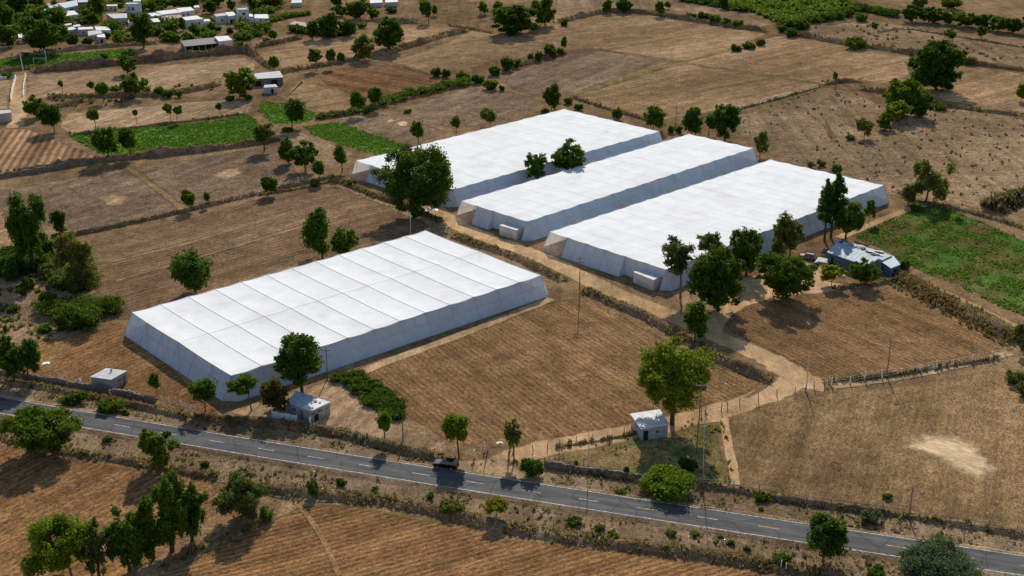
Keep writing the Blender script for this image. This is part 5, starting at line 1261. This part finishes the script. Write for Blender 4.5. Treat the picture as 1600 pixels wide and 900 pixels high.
# ------------------------------------------------------------------ walls, fences, poles
def wall(px, w, h, mat, label, name='stone_wall', step=1.0):
    P = resample([G(*p) for p in px], step); base = P[0].copy(); n = len(P); V, F = [], []
    for i, p in enumerate(P):
        t = (P[min(i + 1, n - 1)] - P[max(i - 1, 0)]).normalized(); q = Vector((-t.y, t.x, 0)); hh = h * (1 + 0.12 * math.sin(i * .7) + rng.normal(0, .09)); p = p - base
        for o, z in ((-.5, -.05), (-.45, hh), (.45, hh * (1 + rng.normal(0, .04))), (.5, -.05)):
            c = p + q * w * (o + rng.normal(0, .05)); V.append((c.x, c.y, z))
        if i:
            b = 4 * (i - 1); F += [(b + k + 4, b + k + 5, b + k + 1, b + k) for k in range(3)]
    F += [(0, 1, 2, 3), (4 * n - 1, 4 * n - 2, 4 * n - 3, 4 * n - 4)]
    root = empty(name, base, label, 'wall')
    link('masonry', mesh('masonry', V, F, M[mat]), root)
    # coping stones laid along the top
    me = None
    for i in range(0, n - 1, 1):
        a, b = P[i] - base, P[i + 1] - base; c = (a + b) / 2; t = (b - a).normalized()
        if me is None:
            m = MB(); m.hexa([(-.42, -w * .42, 0), (.42, -w * .46, 0), (.40, w * .45, 0), (-.43, w * .4, 0)], [(-.34, -w * .3, .16), (.36, -w * .34, .2), (.33, w * .33, .17), (-.35, w * .3, .2)]); me = m.me('stone', M[mat])
        if i > 290: break
        o = link('stone', me, root, (c.x, c.y, h * (1 + 0.12 * math.sin((i + .5) * .7)) - 0.08)); o.rotation_euler = (rng.normal(0, .08), rng.normal(0, .08), math.atan2(t.y, t.x) + rng.normal(0, .1) + (math.pi if rng.random() < .5 else 0)); s = rng.uniform(.7, 1.1); o.scale = (s, s * rng.uniform(.8, 1.1), s * rng.uniform(.6, 1.3))
    return root
wall([(-30,581),(0,586),(60,595),(120,606),(180,617),(243,630)], .5, 1.3, 'stone', 'low dark stone wall along the road in front of the grey block hut')
wall([(851,730),(900,737),(960,745),(1012,752)], .5, 1.2, 'stone', 'low dark stone wall between the road and the hut plot')
wall([(0,279),(60,270),(120,259),(170,252)], .5, 1.6, 'stone', 'dark stone wall below the furrowed plot at far left')
wall([(25,122),(20,140),(17,158)], .4, 1.4, 'post_white', 'whitewashed yard wall beside the lane at far left')
wall([(-10,126),(10,124),(25,122)], .4, 1.4, 'post_white', 'whitewashed wall closing the yard at the left edge')
wall([(40,118),(37,135),(36,152)], .35, .9, 'post_white', 'short pale wall at the left end of the tan plot')
wall([(80,371),(150,360),(230,344)], .5, .9, 'stone', 'low stone wall between the grey field and brown field at left')

post_me = {}
def fence(px, h, mat, label, r=0.09, wires=3, hv=0.15, name='fence'):
    P = [G(*p) for p in px]; base = P[0].copy(); root = empty(name, base, label, 'fence', 'fences of the farmland')
    key = (mat, r)
    if key not in post_me:
        m = MB(); m.tube([(0, 0, -.1), (0.01, 0, .5), (-.01, .01, 1.0)], [r, r, r * .85], 6); post_me[key] = m.me('post', M[mat])
    hs = []
    for p in P:
        hh = h * rng.uniform(1 - hv, 1 + hv); hs.append(hh); q = p - base
        o = link('post', post_me[key], root, q); o.scale = (rng.uniform(.85, 1.2), rng.uniform(.85, 1.2), hh); o.rotation_euler = (rng.normal(0, .05), rng.normal(0, .05), rng.uniform(0, 6))
    for k in range(wires):
        m = MB(); m.tube([Vector((p.x - base.x, p.y - base.y, hh * (0.95 - 0.3 * k))) for p, hh in zip(P, hs)], 0.018, 4); m.obj('wire', M['galv'], root)
def along(px, n):
    P = np.array(px, float); d = np.r_[0, np.cumsum(np.hypot(*np.diff(P, axis=0).T))]; t = np.linspace(0, d[-1], n)
    return [(float(np.interp(a, d, P[:, 0])), float(np.interp(a, d, P[:, 1]))) for a in t]
fence([(1292,605),(1299,604),(1328,600),(1350,595),(1378,592),(1408,586),(1437,582),(1463,578),(1489,572),(1518,568),(1550,562),(1570,554)], 1.9, 'post_white', 'row of pale concrete fence posts between the two right-hand brown fields', r=.14)
fence([(1214,620),(1242,616),(1258,612),(1272,608),(1288,606)], 1.7, 'wood', 'short fence of mixed posts at the bend of the dirt track')
fence([(1096,650),(1102,648),(1127,643),(1137,640),(1156,634),(1185,628)], 1.9, 'wood', 'dark wooden fence posts along the track right of the tall tree')
fence([(833,708),(855,704),(875,700),(900,694),(925,689),(950,686),(975,680)], 1.6, 'wood', 'thin wooden fence along the track left of the white hut')
fence([(1092,762),(1146,764),(1186,772),(1223,779),(1259,790),(1298,793),(1338,798),(1379,804),(1461,815),(1502,829),(1545,827),(1588,834)], 1.8, 'wood', 'dark fence posts between the road and the straw-coloured right field')
fence([(851,728),(874,726),(912,731),(939,739),(975,744)], 1.5, 'wood', 'thin fence along the roadside wall of the hut plot')
fence([(173,620),(188,619),(203,622),(217,625),(233,627),(252,630),(265,634),(283,636),(305,645)], 1.7, 'post_white', 'pale posts along the road in front of the yard right of the block hut', r=.11)
fence([(3,584),(20,588),(50,592),(79,596),(100,602),(106,604)], 1.5, 'post_white', 'pale posts behind the road wall left of the block hut', r=.10)
fence([(128,361),(171,351),(191,348),(238,338),(252,336),(275,331),(300,327),(324,322),(349,317),(376,311),(388,308),(400,305)], 1.8, 'post_white', 'pale fence posts along the low wall behind the big brown field', r=.12)
fence([(408,303),(427,298),(446,293),(450,291),(466,287),(474,285),(492,282),(510,279)], 1.8, 'post_white', 'fence posts at the small dark tree in the left field wall', r=.12)
fence(along([(420,655),(470,668),(520,679),(600,697),(690,718)], 12), 1.5, 'wood', 'wooden fence on the bank between the grey shed and parked car')
fence([(684,707),(692,708),(712,713),(742,716),(757,706)], 2.0, 'post_white', 'gateway posts beside the parked dark car', r=.13, wires=0)
fence([(795,722),(797,706),(803,704)], 2.2, 'wood', 'dark gate posts right of the track junction with the road', r=.16, wires=0)
fence(along([(1150,172),(1220,154),(1290,134)], 9), 1.6, 'wood', 'thin fence between the tan and rough fields at upper right')
fence([(1560,332),(1561,327),(1583,345),(1600,352)], 1.8, 'post_white', 'few pale posts by the dark scrub bank at the right edge', wires=1)
fence([(1220,890),(1228,892),(1244,892),(1256,897)], 1.6, 'post_white', 'short white marker posts in the near verge at lower right', wires=0)
fence([(428,760),(545,770),(548,766),(560,768)], 1.2, 'post_white', 'scattered white marker posts on the near verge', wires=0)

def pole(px, py, top, label, arm=True, mat='wood', lean=0.0, name='utility_pole', r=0.11):
    p = G(px, py); h = height_at(p, top); root = empty(name, p, label, 'pole', 'poles of the farmland')
    m = MB(); m.tube([(0, 0, -.2), (lean * .5, 0, h * .5), (lean, 0, h)], [r * 1.15, r, r * .75], 8); m.obj('shaft', M[mat], root, smooth=True)
    if arm:
        for k, zz in enumerate((h - .5,) if arm == 1 else (h - .5, h - 1.5)):
            m = MB(); m.box(lean - 1.1, lean + 1.1, -.28, -.14, zz - .08, zz + .08); a = m.obj('crossarm', M['wood'], root)
            for x in (-.95, -.4, .4, .95):
                m = MB(); m.tube([(lean + x, -.21, zz + .08), (lean + x, -.21, zz + .3)], [.07, .05], 6); m.obj('insulator', M['concrete'], a)
    return root
pole(905,479,400,'tall wooden pole with crossarms at the corner of the central ploughed field', 2)
pole(1385.5,590,530,'tall wooden pole with a crossarm in the pale fence-post row', 1)
pole(1259.5,611,556,'slim grey pole without crossarm beside the track bend', False, 'concrete', r=.11)
pole(512,591,543,'wooden pole with crossarm against the nearest greenhouse wall', 1)
pole(642,372,332,'pale slender pole behind the roof peak of the nearest greenhouse', False, 'post_white')
pole(1420,813,760,'dark wooden pole on the road bank by the straw-coloured field', False)
pole(1088,709,598,'tallest grey pole beside the tall yellow-green tree', 1, 'wood', 0.3, r=.11)
pole(1098,759,640,'leaning thin grey pole on the road bank right of the big green shrub', False, 'concrete', -0.4, r=.07)
pole(919,737,645,'slim grey pole between the road and the central field', False, 'concrete', r=.07)
pole(1055,206,162,'wooden pole behind the far end of the narrow greenhouse', False)
pole(762,705,655,'slim grey pole left of the track junction with the road', False, 'concrete', r=.11)
pole(630,696,658,'short dark pole at the lower tip of the green thicket', False, r=.13)
pole(37,114,82,'white pole standing at the left end of the earth cliff', False, 'post_white', -0.6, r=.17)
pole(74,101,77,'white pole beside the goal frame on the green strip', False, 'post_white', -.5, r=.11)
pole(571,692,664,'thin pale pole on the road bank with a teal cloth', False, 'post_white', r=.06)
g0 = empty('goal_frame', G(62, 100), 'small pale goal frame on the green strip at upper left', 'goal')
for k, x in enumerate((-2.6, 2.6)):
    m = MB(); m.tube([(x, 0, -.1), (x, 0, 2.6)], .09, 6); m.obj('goal_post', M['post_white'], g0)
m = MB(); m.tube([(-2.65, 0, 2.6), (2.65, 0, 2.6)], .09, 6); m.obj('crossbar', M['post_white'], g0)
gt = empty('white_gate', G(446, 657), 'white panel gate lying against the grey shed front', 'gate')
for k in range(4):
    m = MB(); m.box(-2.9 + k * 1.4, -1.6 + k * 1.4, -.05, .05, .1 , 1.6 - .1 * (k % 2)); m.obj('gate_panel', M['plastic'], gt)
for x in (-3.0, 2.7):
    m = MB(); m.tube([(x, 0, -.1), (x, 0, 1.9)], .09, 6); m.obj('gate_post', M['post_white'], gt)
gt.rotation_euler = (0, 0, -.35)
wp = empty('corner_post', G(485, 668), 'white post before the corner of the grey shed', 'post'); m = MB(); m.box(-.13, .13, -.13, .13, -.1, 2.1); m.obj('shaft', M['plastic'], wp); m = MB(); m.box(-.17, .17, -.17, .17, 2.1, 2.2); m.obj('cap', M['concrete'], wp)

# things in the yards
def tank(px, py, r, h, mat, label, name='water_tank'):
    root = empty(name, G(px, py), label, 'tank'); m = MB(); m.tube([(0, 0, 0), (0, 0, h * .1), (0, 0, h * .75), (0, 0, h * .95)], [r, r * 1.03, r, r * .55], 14); m.obj('body', M[mat], root, smooth=False)
    m = MB(); m.tube([(0, 0, h * .94), (0, 0, h)], [r * .4, r * .38], 10); m.obj('lid', M['tank'], root)
tank(123.5, 603, .55, 1.6, 'roof_metal', 'grey-blue drum standing left of the block hut')
tank(1275, 415, .75, 1.1, 'tank', 'black water tank beside the concrete platform')
tank(1409, 434, .45, 1.1, 'blue_wall', 'blue plastic drum right of the small grey annex', 'drum')
tank(1421, 433, .4, .9, 'plastic', 'white plastic drum on the bank beside the blue drum', 'drum')
tank(1317, 432, .55, .6, 'plastic', 'pale round basin in front of the blue house', 'basin')
def litter_item(px, py, w, d, h, mat, label, name='plastic_sheet', cat='sheet', rz=.3):
    root = empty(name, G(px, py), label, cat, rz=rz); V = []; n = 5
    for i in range(n):
        for j in range(n): V.append(((i / (n - 1) - .5) * w + rng.normal(0, .05 * w), (j / (n - 1) - .5) * d + rng.normal(0, .05 * d), .1 + h * (1 - max(abs(i - 2), abs(j - 2)) / 2) * rng.uniform(.5, 1)))
    F = [(i * n + j, (i + 1) * n + j, (i + 1) * n + j + 1, i * n + j + 1) for i in range(n - 1) for j in range(n - 1)]
    link('sheet', mesh('sheet', V, F, M[mat]), root)
litter_item(72, 568, 1.5, 1.2, .3, 'plastic', 'white plastic sheet on the bare yard near the left trees')
litter_item(535, 597, 1.3, 1.0, .5, 'plastic', 'white plastic heap at the top corner of the green thicket')
litter_item(674, 329, 4.0, 1.6, .6, 'plastic', 'white and reddish plastic heap at the foot of the biggest dark tree')
litter_item(781, 693, 1.2, .8, .5, 'plastic', 'white sack beside the track near the road junction', 'sack', 'sack')
litter_item(219, 579 + 60, .9, .7, .3, 'plastic', 'round white plastic piece on the road bank below the yard posts')
litter_item(598, 179, 1.6, 1.4, 1.0, 'roof_metal', 'blue drum-like bundle by the hedge end', 'bundle', 'bundle')
litter_item(571, 695, .5, .5, 1.4, 'teal', 'teal cloth hanging on the thin pale pole', 'cloth', 'cloth')
litter_item(1074, 720, 1.2, .6, 1.6, 'plastic', 'white rag caught on the dark shrub behind the bright one', 'rag', 'rag')
litter_item(222, 146, 2.4, 1.2, 1.2, 'plastic', 'white tarpaulin on the rubble strip before the broad tree', 'tarpaulin', 'tarpaulin')

# ------------------------------------------------------------------ vehicles
def car(px, py, rz, label, paint, name='parked_car', suv=True, z=0.0):
    p = G(px, py); root = empty(name, (p.x, p.y, z), label, 'car', 'parked vehicles', rz)
    Lh, Wd = 2.25, 0.92
    prof = [(-2.25, .55), (-2.27, .95), (-1.85, 1.05), (-.95, 1.10), (1.6, 1.12), (2.18, 1.08), (2.25, .9), (2.22, .5), (1.85, .33), (-1.9, .33)]
    m = MB(); n = len(prof)
    ys = [(-Wd, .93), (-Wd * .98, 1.0), (0, 1.0), (Wd * .98, 1.0), (Wd, .93)]
    V = []; F = []
    for k, (y, s) in enumerate(((-Wd * .9, .97), (-Wd, 1.0), (Wd, 1.0), (Wd * .9, .97))):
        zz = 0.04 if k in (0, 3) else 0
        yy = y * (1.0 if k in (1, 2) else 1.04)
        for (x, h) in prof: V.append((x * (1 if k in (1, 2) else .985), (y if k in (1, 2) else y * 1.11 * .985), h if k in (1, 2) else h - (.05 if h > .8 else -.04)))
    # order rings from -y outer to +y outer
    order = [0, 1, 2, 3]
    for a, b in zip(order, order[1:]):
        for i in range(n): j = (i + 1) % n; F.append((a * n + i, a * n + j, b * n + j, b * n + i))
    F.append(tuple(range(n - 1, -1, -1))); F.append(tuple(3 * n + i for i in range(n)))
    link('body', mesh('body', V, F, paint), root)
    cab = [(-1.0, 1.08, .88), (-.35, 1.66, .70), (1.55, 1.70, .70), (2.12, 1.10, .86)]
    m = MB(); lo = []
    V = [(x, -w, h) for x, h, w in cab] + [(x, w, h) for x, h, w in cab]
    m = MB(); m.v = V; m.f = [(0, 1, 2, 3), (7, 6, 5, 4), (1, 5, 6, 2), (0, 4, 5, 1), (2, 6, 7, 3)]; m.mi = [0] * 5
    cb = m.obj('cabin', paint, root)
    def pane(pts, nm, mt=M['glass_dark'], par=cb, d=.012):
        mm = MB(); a, b, c_ = Vector(pts[0]), Vector(pts[1]), Vector(pts[2]); nn = (b - a).cross(c_ - a).normalized() * d
        ctr = sum((Vector(q) for q in pts), Vector()) / len(pts)
        if nn.dot(ctr - Vector((.6, 0, 1.3))) < 0: nn = -nn
        mm.face([Vector(q) + nn for q in pts]); return mm.obj(nm, mt, par)
    for s in (-1, 1):
        for x0, x1 in ((-.62, .30), (.38, 1.05), (1.12, 1.72)):
            def sp(x, h):
                t = (h - 1.1) / .57; w = .885 + (.70 - .885) * t; return (x, s * w, h)
            tl = max(x0, -.35 + .05) if x0 < -.3 else x0; tr = min(x1, 1.5)
            pane([sp(x0, 1.16), sp(x1, 1.16), sp(tr, 1.58), sp(tl, 1.58)], 'side_window')
    pane([(-.93, -.76, 1.15), (-.93, .76, 1.15), (-.42, .62, 1.6), (-.42, -.62, 1.6)], 'windscreen')
    pane([(2.06, -.74, 1.18), (2.06, .74, 1.18), (1.64, .62, 1.6), (1.64, -.62, 1.6)], 'rear_window')
    for s in (-1, 1):
        m = MB(); m.box(-.3, 1.6, s * .66 - .03, s * .66 + .03, 1.70, 1.76); m.obj('roof_rail', M['rubber'], root)
        m = MB(); m.box(-2.29, -2.2, s * .68 - .2, s * .68 + .2, .72, .9); m.obj('headlight', M['lamp'], root)
        m = MB(); m.box(2.2, 2.28, s * .74 - .12, s * .74 + .12, .75, 1.02); m.obj('tail_light', M['lamp_red'], root)
        m = MB(); m.box(-.75, -.6, s * 1.0 - .1, s * 1.0 + .1, 1.08, 1.22); m.obj('mirror', paint, root)
        for x in (-1.38, 1.32):
            w = empty('wheel', (x, s * .86, .35), None, None); w.parent = root
            m = MB(); m.tube([(0, -.12, 0), (0, .12, 0)], .35, 18); m.obj('tyre', M['rubber'], w)
            m = MB(); m.tube([(0, s * .10, 0), (0, s * .135, 0)], .22, 12); m.obj('rim', M['rim'], w)
    m = MB(); m.box(-2.31, -2.2, -.8, .8, .42, .6); m.obj('bumper', M['rubber'], root)
    m = MB(); m.box(2.2, 2.31, -.8, .8, .42, .6); m.obj('bumper', M['rubber'], root)
    return root
ra = math.atan2(rd.y, rd.x)
car(697, 733.5, ra, 'dark sport utility car parked on the far road edge under a tree', M['car_paint'], z=0.42)
car(1262, 405, math.radians(-30), 'small dusty truck-like car with a pale roof left of the blue house', plain('car_dust', (0.16, 0.14, 0.12), .7, .2), 'parked_truck')

# ------------------------------------------------------------------ what nobody could count: dry grass, scrub, weeds, crops, litter
def scatter_mesh(pts, hgt, wid, mat, name, label, blades=4, cat=None, lean=.5):
    n = len(pts); pts = np.asarray(pts); r = np.random.default_rng(len(pts) + 5)
    B = np.repeat(pts, blades, axis=0); k = len(B)
    an = r.uniform(0, 2 * math.pi, k); h = np.repeat(hgt * r.uniform(.5, 1.4, n), blades) * r.uniform(.6, 1.1, k); w = np.repeat(wid * r.uniform(.6, 1.3, n), blades)
    dx, dy = np.cos(an), np.sin(an); off = r.uniform(0, .5, k) * w
    c = B + np.stack([dx * off, dy * off, np.zeros(k)], 1); px, py = -dy * w * .35, dx * w * .35
    ln = h * lean * r.uniform(.2, 1, k)
    a = c + np.stack([px, py, np.zeros(k)], 1); b = c - np.stack([px, py, np.zeros(k)], 1)
    t1 = c + np.stack([dx * ln - px * .5, dy * ln - py * .5, h], 1); t2 = c + np.stack([dx * ln + px * .5, dy * ln + py * .5, h * .9], 1)
    V = np.stack([a, b, t1, t2], 1).reshape(-1, 3)
    o = link(name, fast_mesh(name, V, np.arange(len(V)).reshape(-1, 4), M[mat])); return tag(o, label, cat or name.split('_')[-1], kind='stuff')

def along_pts(P, w, dens, z0=0.0, prof=None):
    out = []
    for a, b in zip(P, P[1:]):
        n = rng.poisson((b - a).length * w * dens)
        if n == 0: continue
        t = rng.random(n); d = (b - a).normalized(); q = rng.normal(0, .26, n).clip(-.55, .55) * w
        z = np.maximum(0, 1 - (np.abs(q) / (w * .5)) ** 1.3) * (prof or 0) * .8
        out.append(np.stack([a.x + (b.x - a.x) * t - d.y * q, a.y + (b.y - a.y) * t + d.x * q, z0 + z], 1))
    return np.concatenate(out) if out else np.zeros((0, 3))

def in_poly(px, dens, clump=0.0):
    P = np.array([G(*p)[:2] for p in px]); lo, hi = P.min(0), P.max(0); n = int((hi - lo).prod() * dens)
    q = rng.uniform(lo, hi, (n, 2)); ins = np.zeros(n, bool); j = len(P) - 1
    for i in range(len(P)):
        c = ((P[i, 1] > q[:, 1]) != (P[j, 1] > q[:, 1])) & (q[:, 0] < (P[j, 0] - P[i, 0]) * (q[:, 1] - P[i, 1]) / (P[j, 1] - P[i, 1] + 1e-12) + P[i, 0]); ins ^= c; j = i
    q = q[ins]
    if clump:
        v = sum(np.sin(q[:, 0] * a + q[:, 1] * b + c) for a, b, c in ((.23, .31, 1), (-.4, .22, 2.2), (.11, -.5, .4), (.62, .5, 3), (-.9, .7, 5))) / 5
        q = q[rng.random(len(q)) < np.clip(.5 + v * 1.6, 0.03, 1) ** clump]
    return np.c_[q, np.zeros(len(q)) + .05]

VU_S = [(-60,590),(0,593),(250,638),(400,655),(560,695),(690,722),(790,718),(850,732),(1010,755),(1200,783),(1400,806),(1600,838),(1700,850)] + [(x, y - 3) for x, y in reversed(VU)]
VL_S = [(x, y + 3) for x, y in VL] + [(1680,960),(1420,950),(1320,908),(1210,890),(1000,862),(800,834),(700,810),(600,790),(460,785),(340,752),(200,727),(0,690),(-60,680)]
v1 = np.concatenate([in_poly(VU_S, .9, 1.0), in_poly(VL_S, .9, 1.0)])
scatter_mesh(v1, .38, .5, 'straw_tuft', 'verge_grass', 'dry straw-coloured grass on both road verges', cat='grass')
v2 = np.concatenate([in_poly(VU_S, .22, 2.5), in_poly(VL_S, .24, 2.5)])
scatter_mesh(v2, .55, .7, 'scrub', 'verge_scrub', 'dark dry scrub on both road verges', blades=6, cat='scrub')
v3 = np.concatenate([in_poly(VU_S, .04, 3), in_poly(VL_S, .04, 3)])
scatter_mesh(v3, .5, .55, 'leaf_olive', 'verge_weeds', 'green weeds among the dry grass of the verges', blades=7, cat='weeds')
near = [(P, w, h) for P, w, h in BANK_LINES if P[0].y < 420]; far = [(P, w, h) for P, w, h in BANK_LINES if P[0].y >= 420]
scatter_mesh(np.concatenate([along_pts(P, w, 1.6, 0, h) for P, w, h in near]), .55, .6, 'straw_tuft', 'bank_grass', 'dry grass on the earth banks between the nearer fields', cat='grass')
scatter_mesh(np.concatenate([along_pts(P, w, .7, 0, h) for P, w, h in near]), .5, .6, 'scrub', 'bank_scrub', 'dark dry scrub on the earth banks between the nearer fields', blades=7, cat='scrub')
scatter_mesh(np.concatenate([along_pts(P, w, .35, 0, h) for P, w, h in far]), .75, 1.0, 'scrub', 'bank_scrub', 'dark scrub on the earth banks of the far fields', blades=6, cat='scrub')
scatter_mesh(np.concatenate([along_pts(P, w, .05, 0, h) for P, w, h in far + near]), .7, .9, 'leaf_olive', 'bank_weeds', 'green weeds on the earth banks', blades=8, cat='weeds')
scatter_mesh(along_pts(resample([G(1408,436), G(1440,456), G(1490,482), G(1540,507), G(1590,535)], 2), 9, 2.2, 0, 1.5), .75, .6, 'scrub', 'bank_reeds', 'dry brown reeds on the broad bank below the weedy green field', blades=5, cat='reeds')
scatter_mesh(along_pts(resample([G(1545,330), G(1575,318), G(1620,305)], 2), 8, 1.6, 0, 2.0), 1.8, 1.1, 'scrub', 'bank_reeds', 'dark tall scrub on the bank at the right edge', blades=6, cat='reeds')
scatter_mesh(in_poly(FIELDS[6][1], 2.2, 1.3), .34, .55, 'leaf_crop', 'weed_cover', 'patchy green weeds covering the field right of the blue house', blades=6, cat='weeds')
for k, nm in ((11, 'green crop filling the long strip at upper left'), (14, 'green crop on the cliff-top strip by the village'), (16, 'pale green crop on the small plot by the forked tree'), (17, 'green crop strip left of the farthest greenhouse')):
    scatter_mesh(in_poly(FIELDS[k][1], 1.0), .35, .8, 'leaf_crop', 'crop_leaves', nm, blades=5, cat='crop')
scatter_mesh(in_poly(FIELDS[31][1], .12), 2.0, 2.6, 'leaf_mid', 'orchard_foliage', 'dense green orchard rows at the top right', blades=12, cat='orchard')
scatter_mesh(in_poly(FIELDS[30][1], .04, 1.5), .6, .8, 'scrub', 'field_scrub', 'small dark tufts dotting the rough field at upper right', blades=8, cat='scrub')
scatter_mesh(in_poly(FIELDS[30][1], .006, 1.0), .7, .9, 'leaf_olive', 'field_scrub', 'small green tufts dotting the rough field at upper right', blades=9, cat='scrub')
scatter_mesh(in_poly(FIELDS[28][1], .008), 1.0, 1.3, 'scrub', 'field_scrub', 'sparse dark tufts in the far rough field at the top right', blades=9, cat='scrub')
scatter_mesh(in_poly(FIELDS[40][1], .35, 1.6), .8, 1.0, 'leaf_olive', 'field_scrub', 'grey-green scrub on the rough corner at the left', blades=8, cat='scrub')
scatter_mesh(in_poly(FIELDS[35][1], .4, 1.6), .4, .6, 'straw_tuft', 'plot_grass', 'dry grass on the plot round the white hut', blades=5, cat='grass')
scatter_mesh(in_poly([(1110,650),(1132,660),(1150,755),(1105,755)], .5, 1), .45, .6, 'leaf_olive', 'plot_grass', 'greenish grass by the footpath right of the hut plot', blades=5, cat='grass')
scatter_mesh(in_poly([(75,150),(345,130),(350,142),(250,154),(90,175)], .07, 1.2), 1.2, 1.6, 'scrub', 'rubble_scrub', 'dark scrub on the rubble strip in the left plots', blades=8, cat='scrub')
# the far wood behind the village reads as one dark mass
rw = np.random.default_rng(77); Lw = []
for k in range(46):
    p = G(rw.uniform(-60, 470), rw.uniform(-26, 3)); hw = rw.uniform(4, 8); ww = rw.uniform(3.5, 6.5)
    Lw.append((np.array([p.x, p.y, hw * .5]), (ww, ww, hw * .5)))
for k in range(16):
    p = G(rw.uniform(-40, 60), rw.uniform(2, 36)); hw = rw.uniform(3, 6); ww = rw.uniform(2.5, 4.5)
    Lw.append((np.array([p.x, p.y, hw * .5]), (ww, ww, hw * .5)))
Vw, Qw = leaves(Lw, .75, .8, rw); Vw[:, 2] = np.maximum(Vw[:, 2], .05)
tag(link('far_woods', fast_mesh('far_woods', Vw, Qw, M['leaf_dark'])), 'dark mass of woods behind the village along the top left edge', 'woods', kind='stuff')
Lu = []
for k in range(150):
    p = G(rw.uniform(-30, 430), rw.uniform(3, 66))
    if any(((p.x - o.location.x) ** 2 + (p.y - o.location.y) ** 2) < 36 for o in HOUSES): continue
    w = rw.uniform(1.5, 4.2); Lu.append((np.array([p.x, p.y, w * .5]), (w, w, w * rw.uniform(.5, .9))))
Vw, Qw = leaves(Lu, .7, .8, rw); Vw[:, 2] = np.maximum(Vw[:, 2], .05)
tag(link('village_undergrowth', fast_mesh('village_undergrowth', Vw, Qw, M['leaf_mid'])), 'green undergrowth between the village houses', 'undergrowth', kind='stuff')
# paper and plastic scraps thrown on the verges and the lower field corner
lp = np.concatenate([in_poly(VU_S, .022, 1.5), in_poly(VL_S, .022, 2.0), in_poly([(940,820),(1110,838),(1200,880),(1120,868),(960,846)], .06), in_poly([(1095,580),(1160,598),(1140,622),(1080,628)], .10)])
rr = np.random.default_rng(3); n = len(lp); s = rr.uniform(.08, .26, n)
an = rr.uniform(0, 6.28, n); V = []
for p, q, a_ in zip(lp, s, an):
    c, d = math.cos(a_) * q, math.sin(a_) * q; z = p[2] + .12
    V += [(p[0] + c, p[1] + d, z), (p[0] - d * .6, p[1] + c * .6, z + q * rr.uniform(0, 1)), (p[0] - c, p[1] - d, z + q * .4), (p[0] + d * .6, p[1] - c * .6, z + q * rr.uniform(0, .8))]
tag(link('litter', fast_mesh('litter', np.array(V), np.arange(len(V)).reshape(-1, 4), M['plastic'])), 'scattered white paper and plastic scraps along the road', 'litter', kind='stuff')
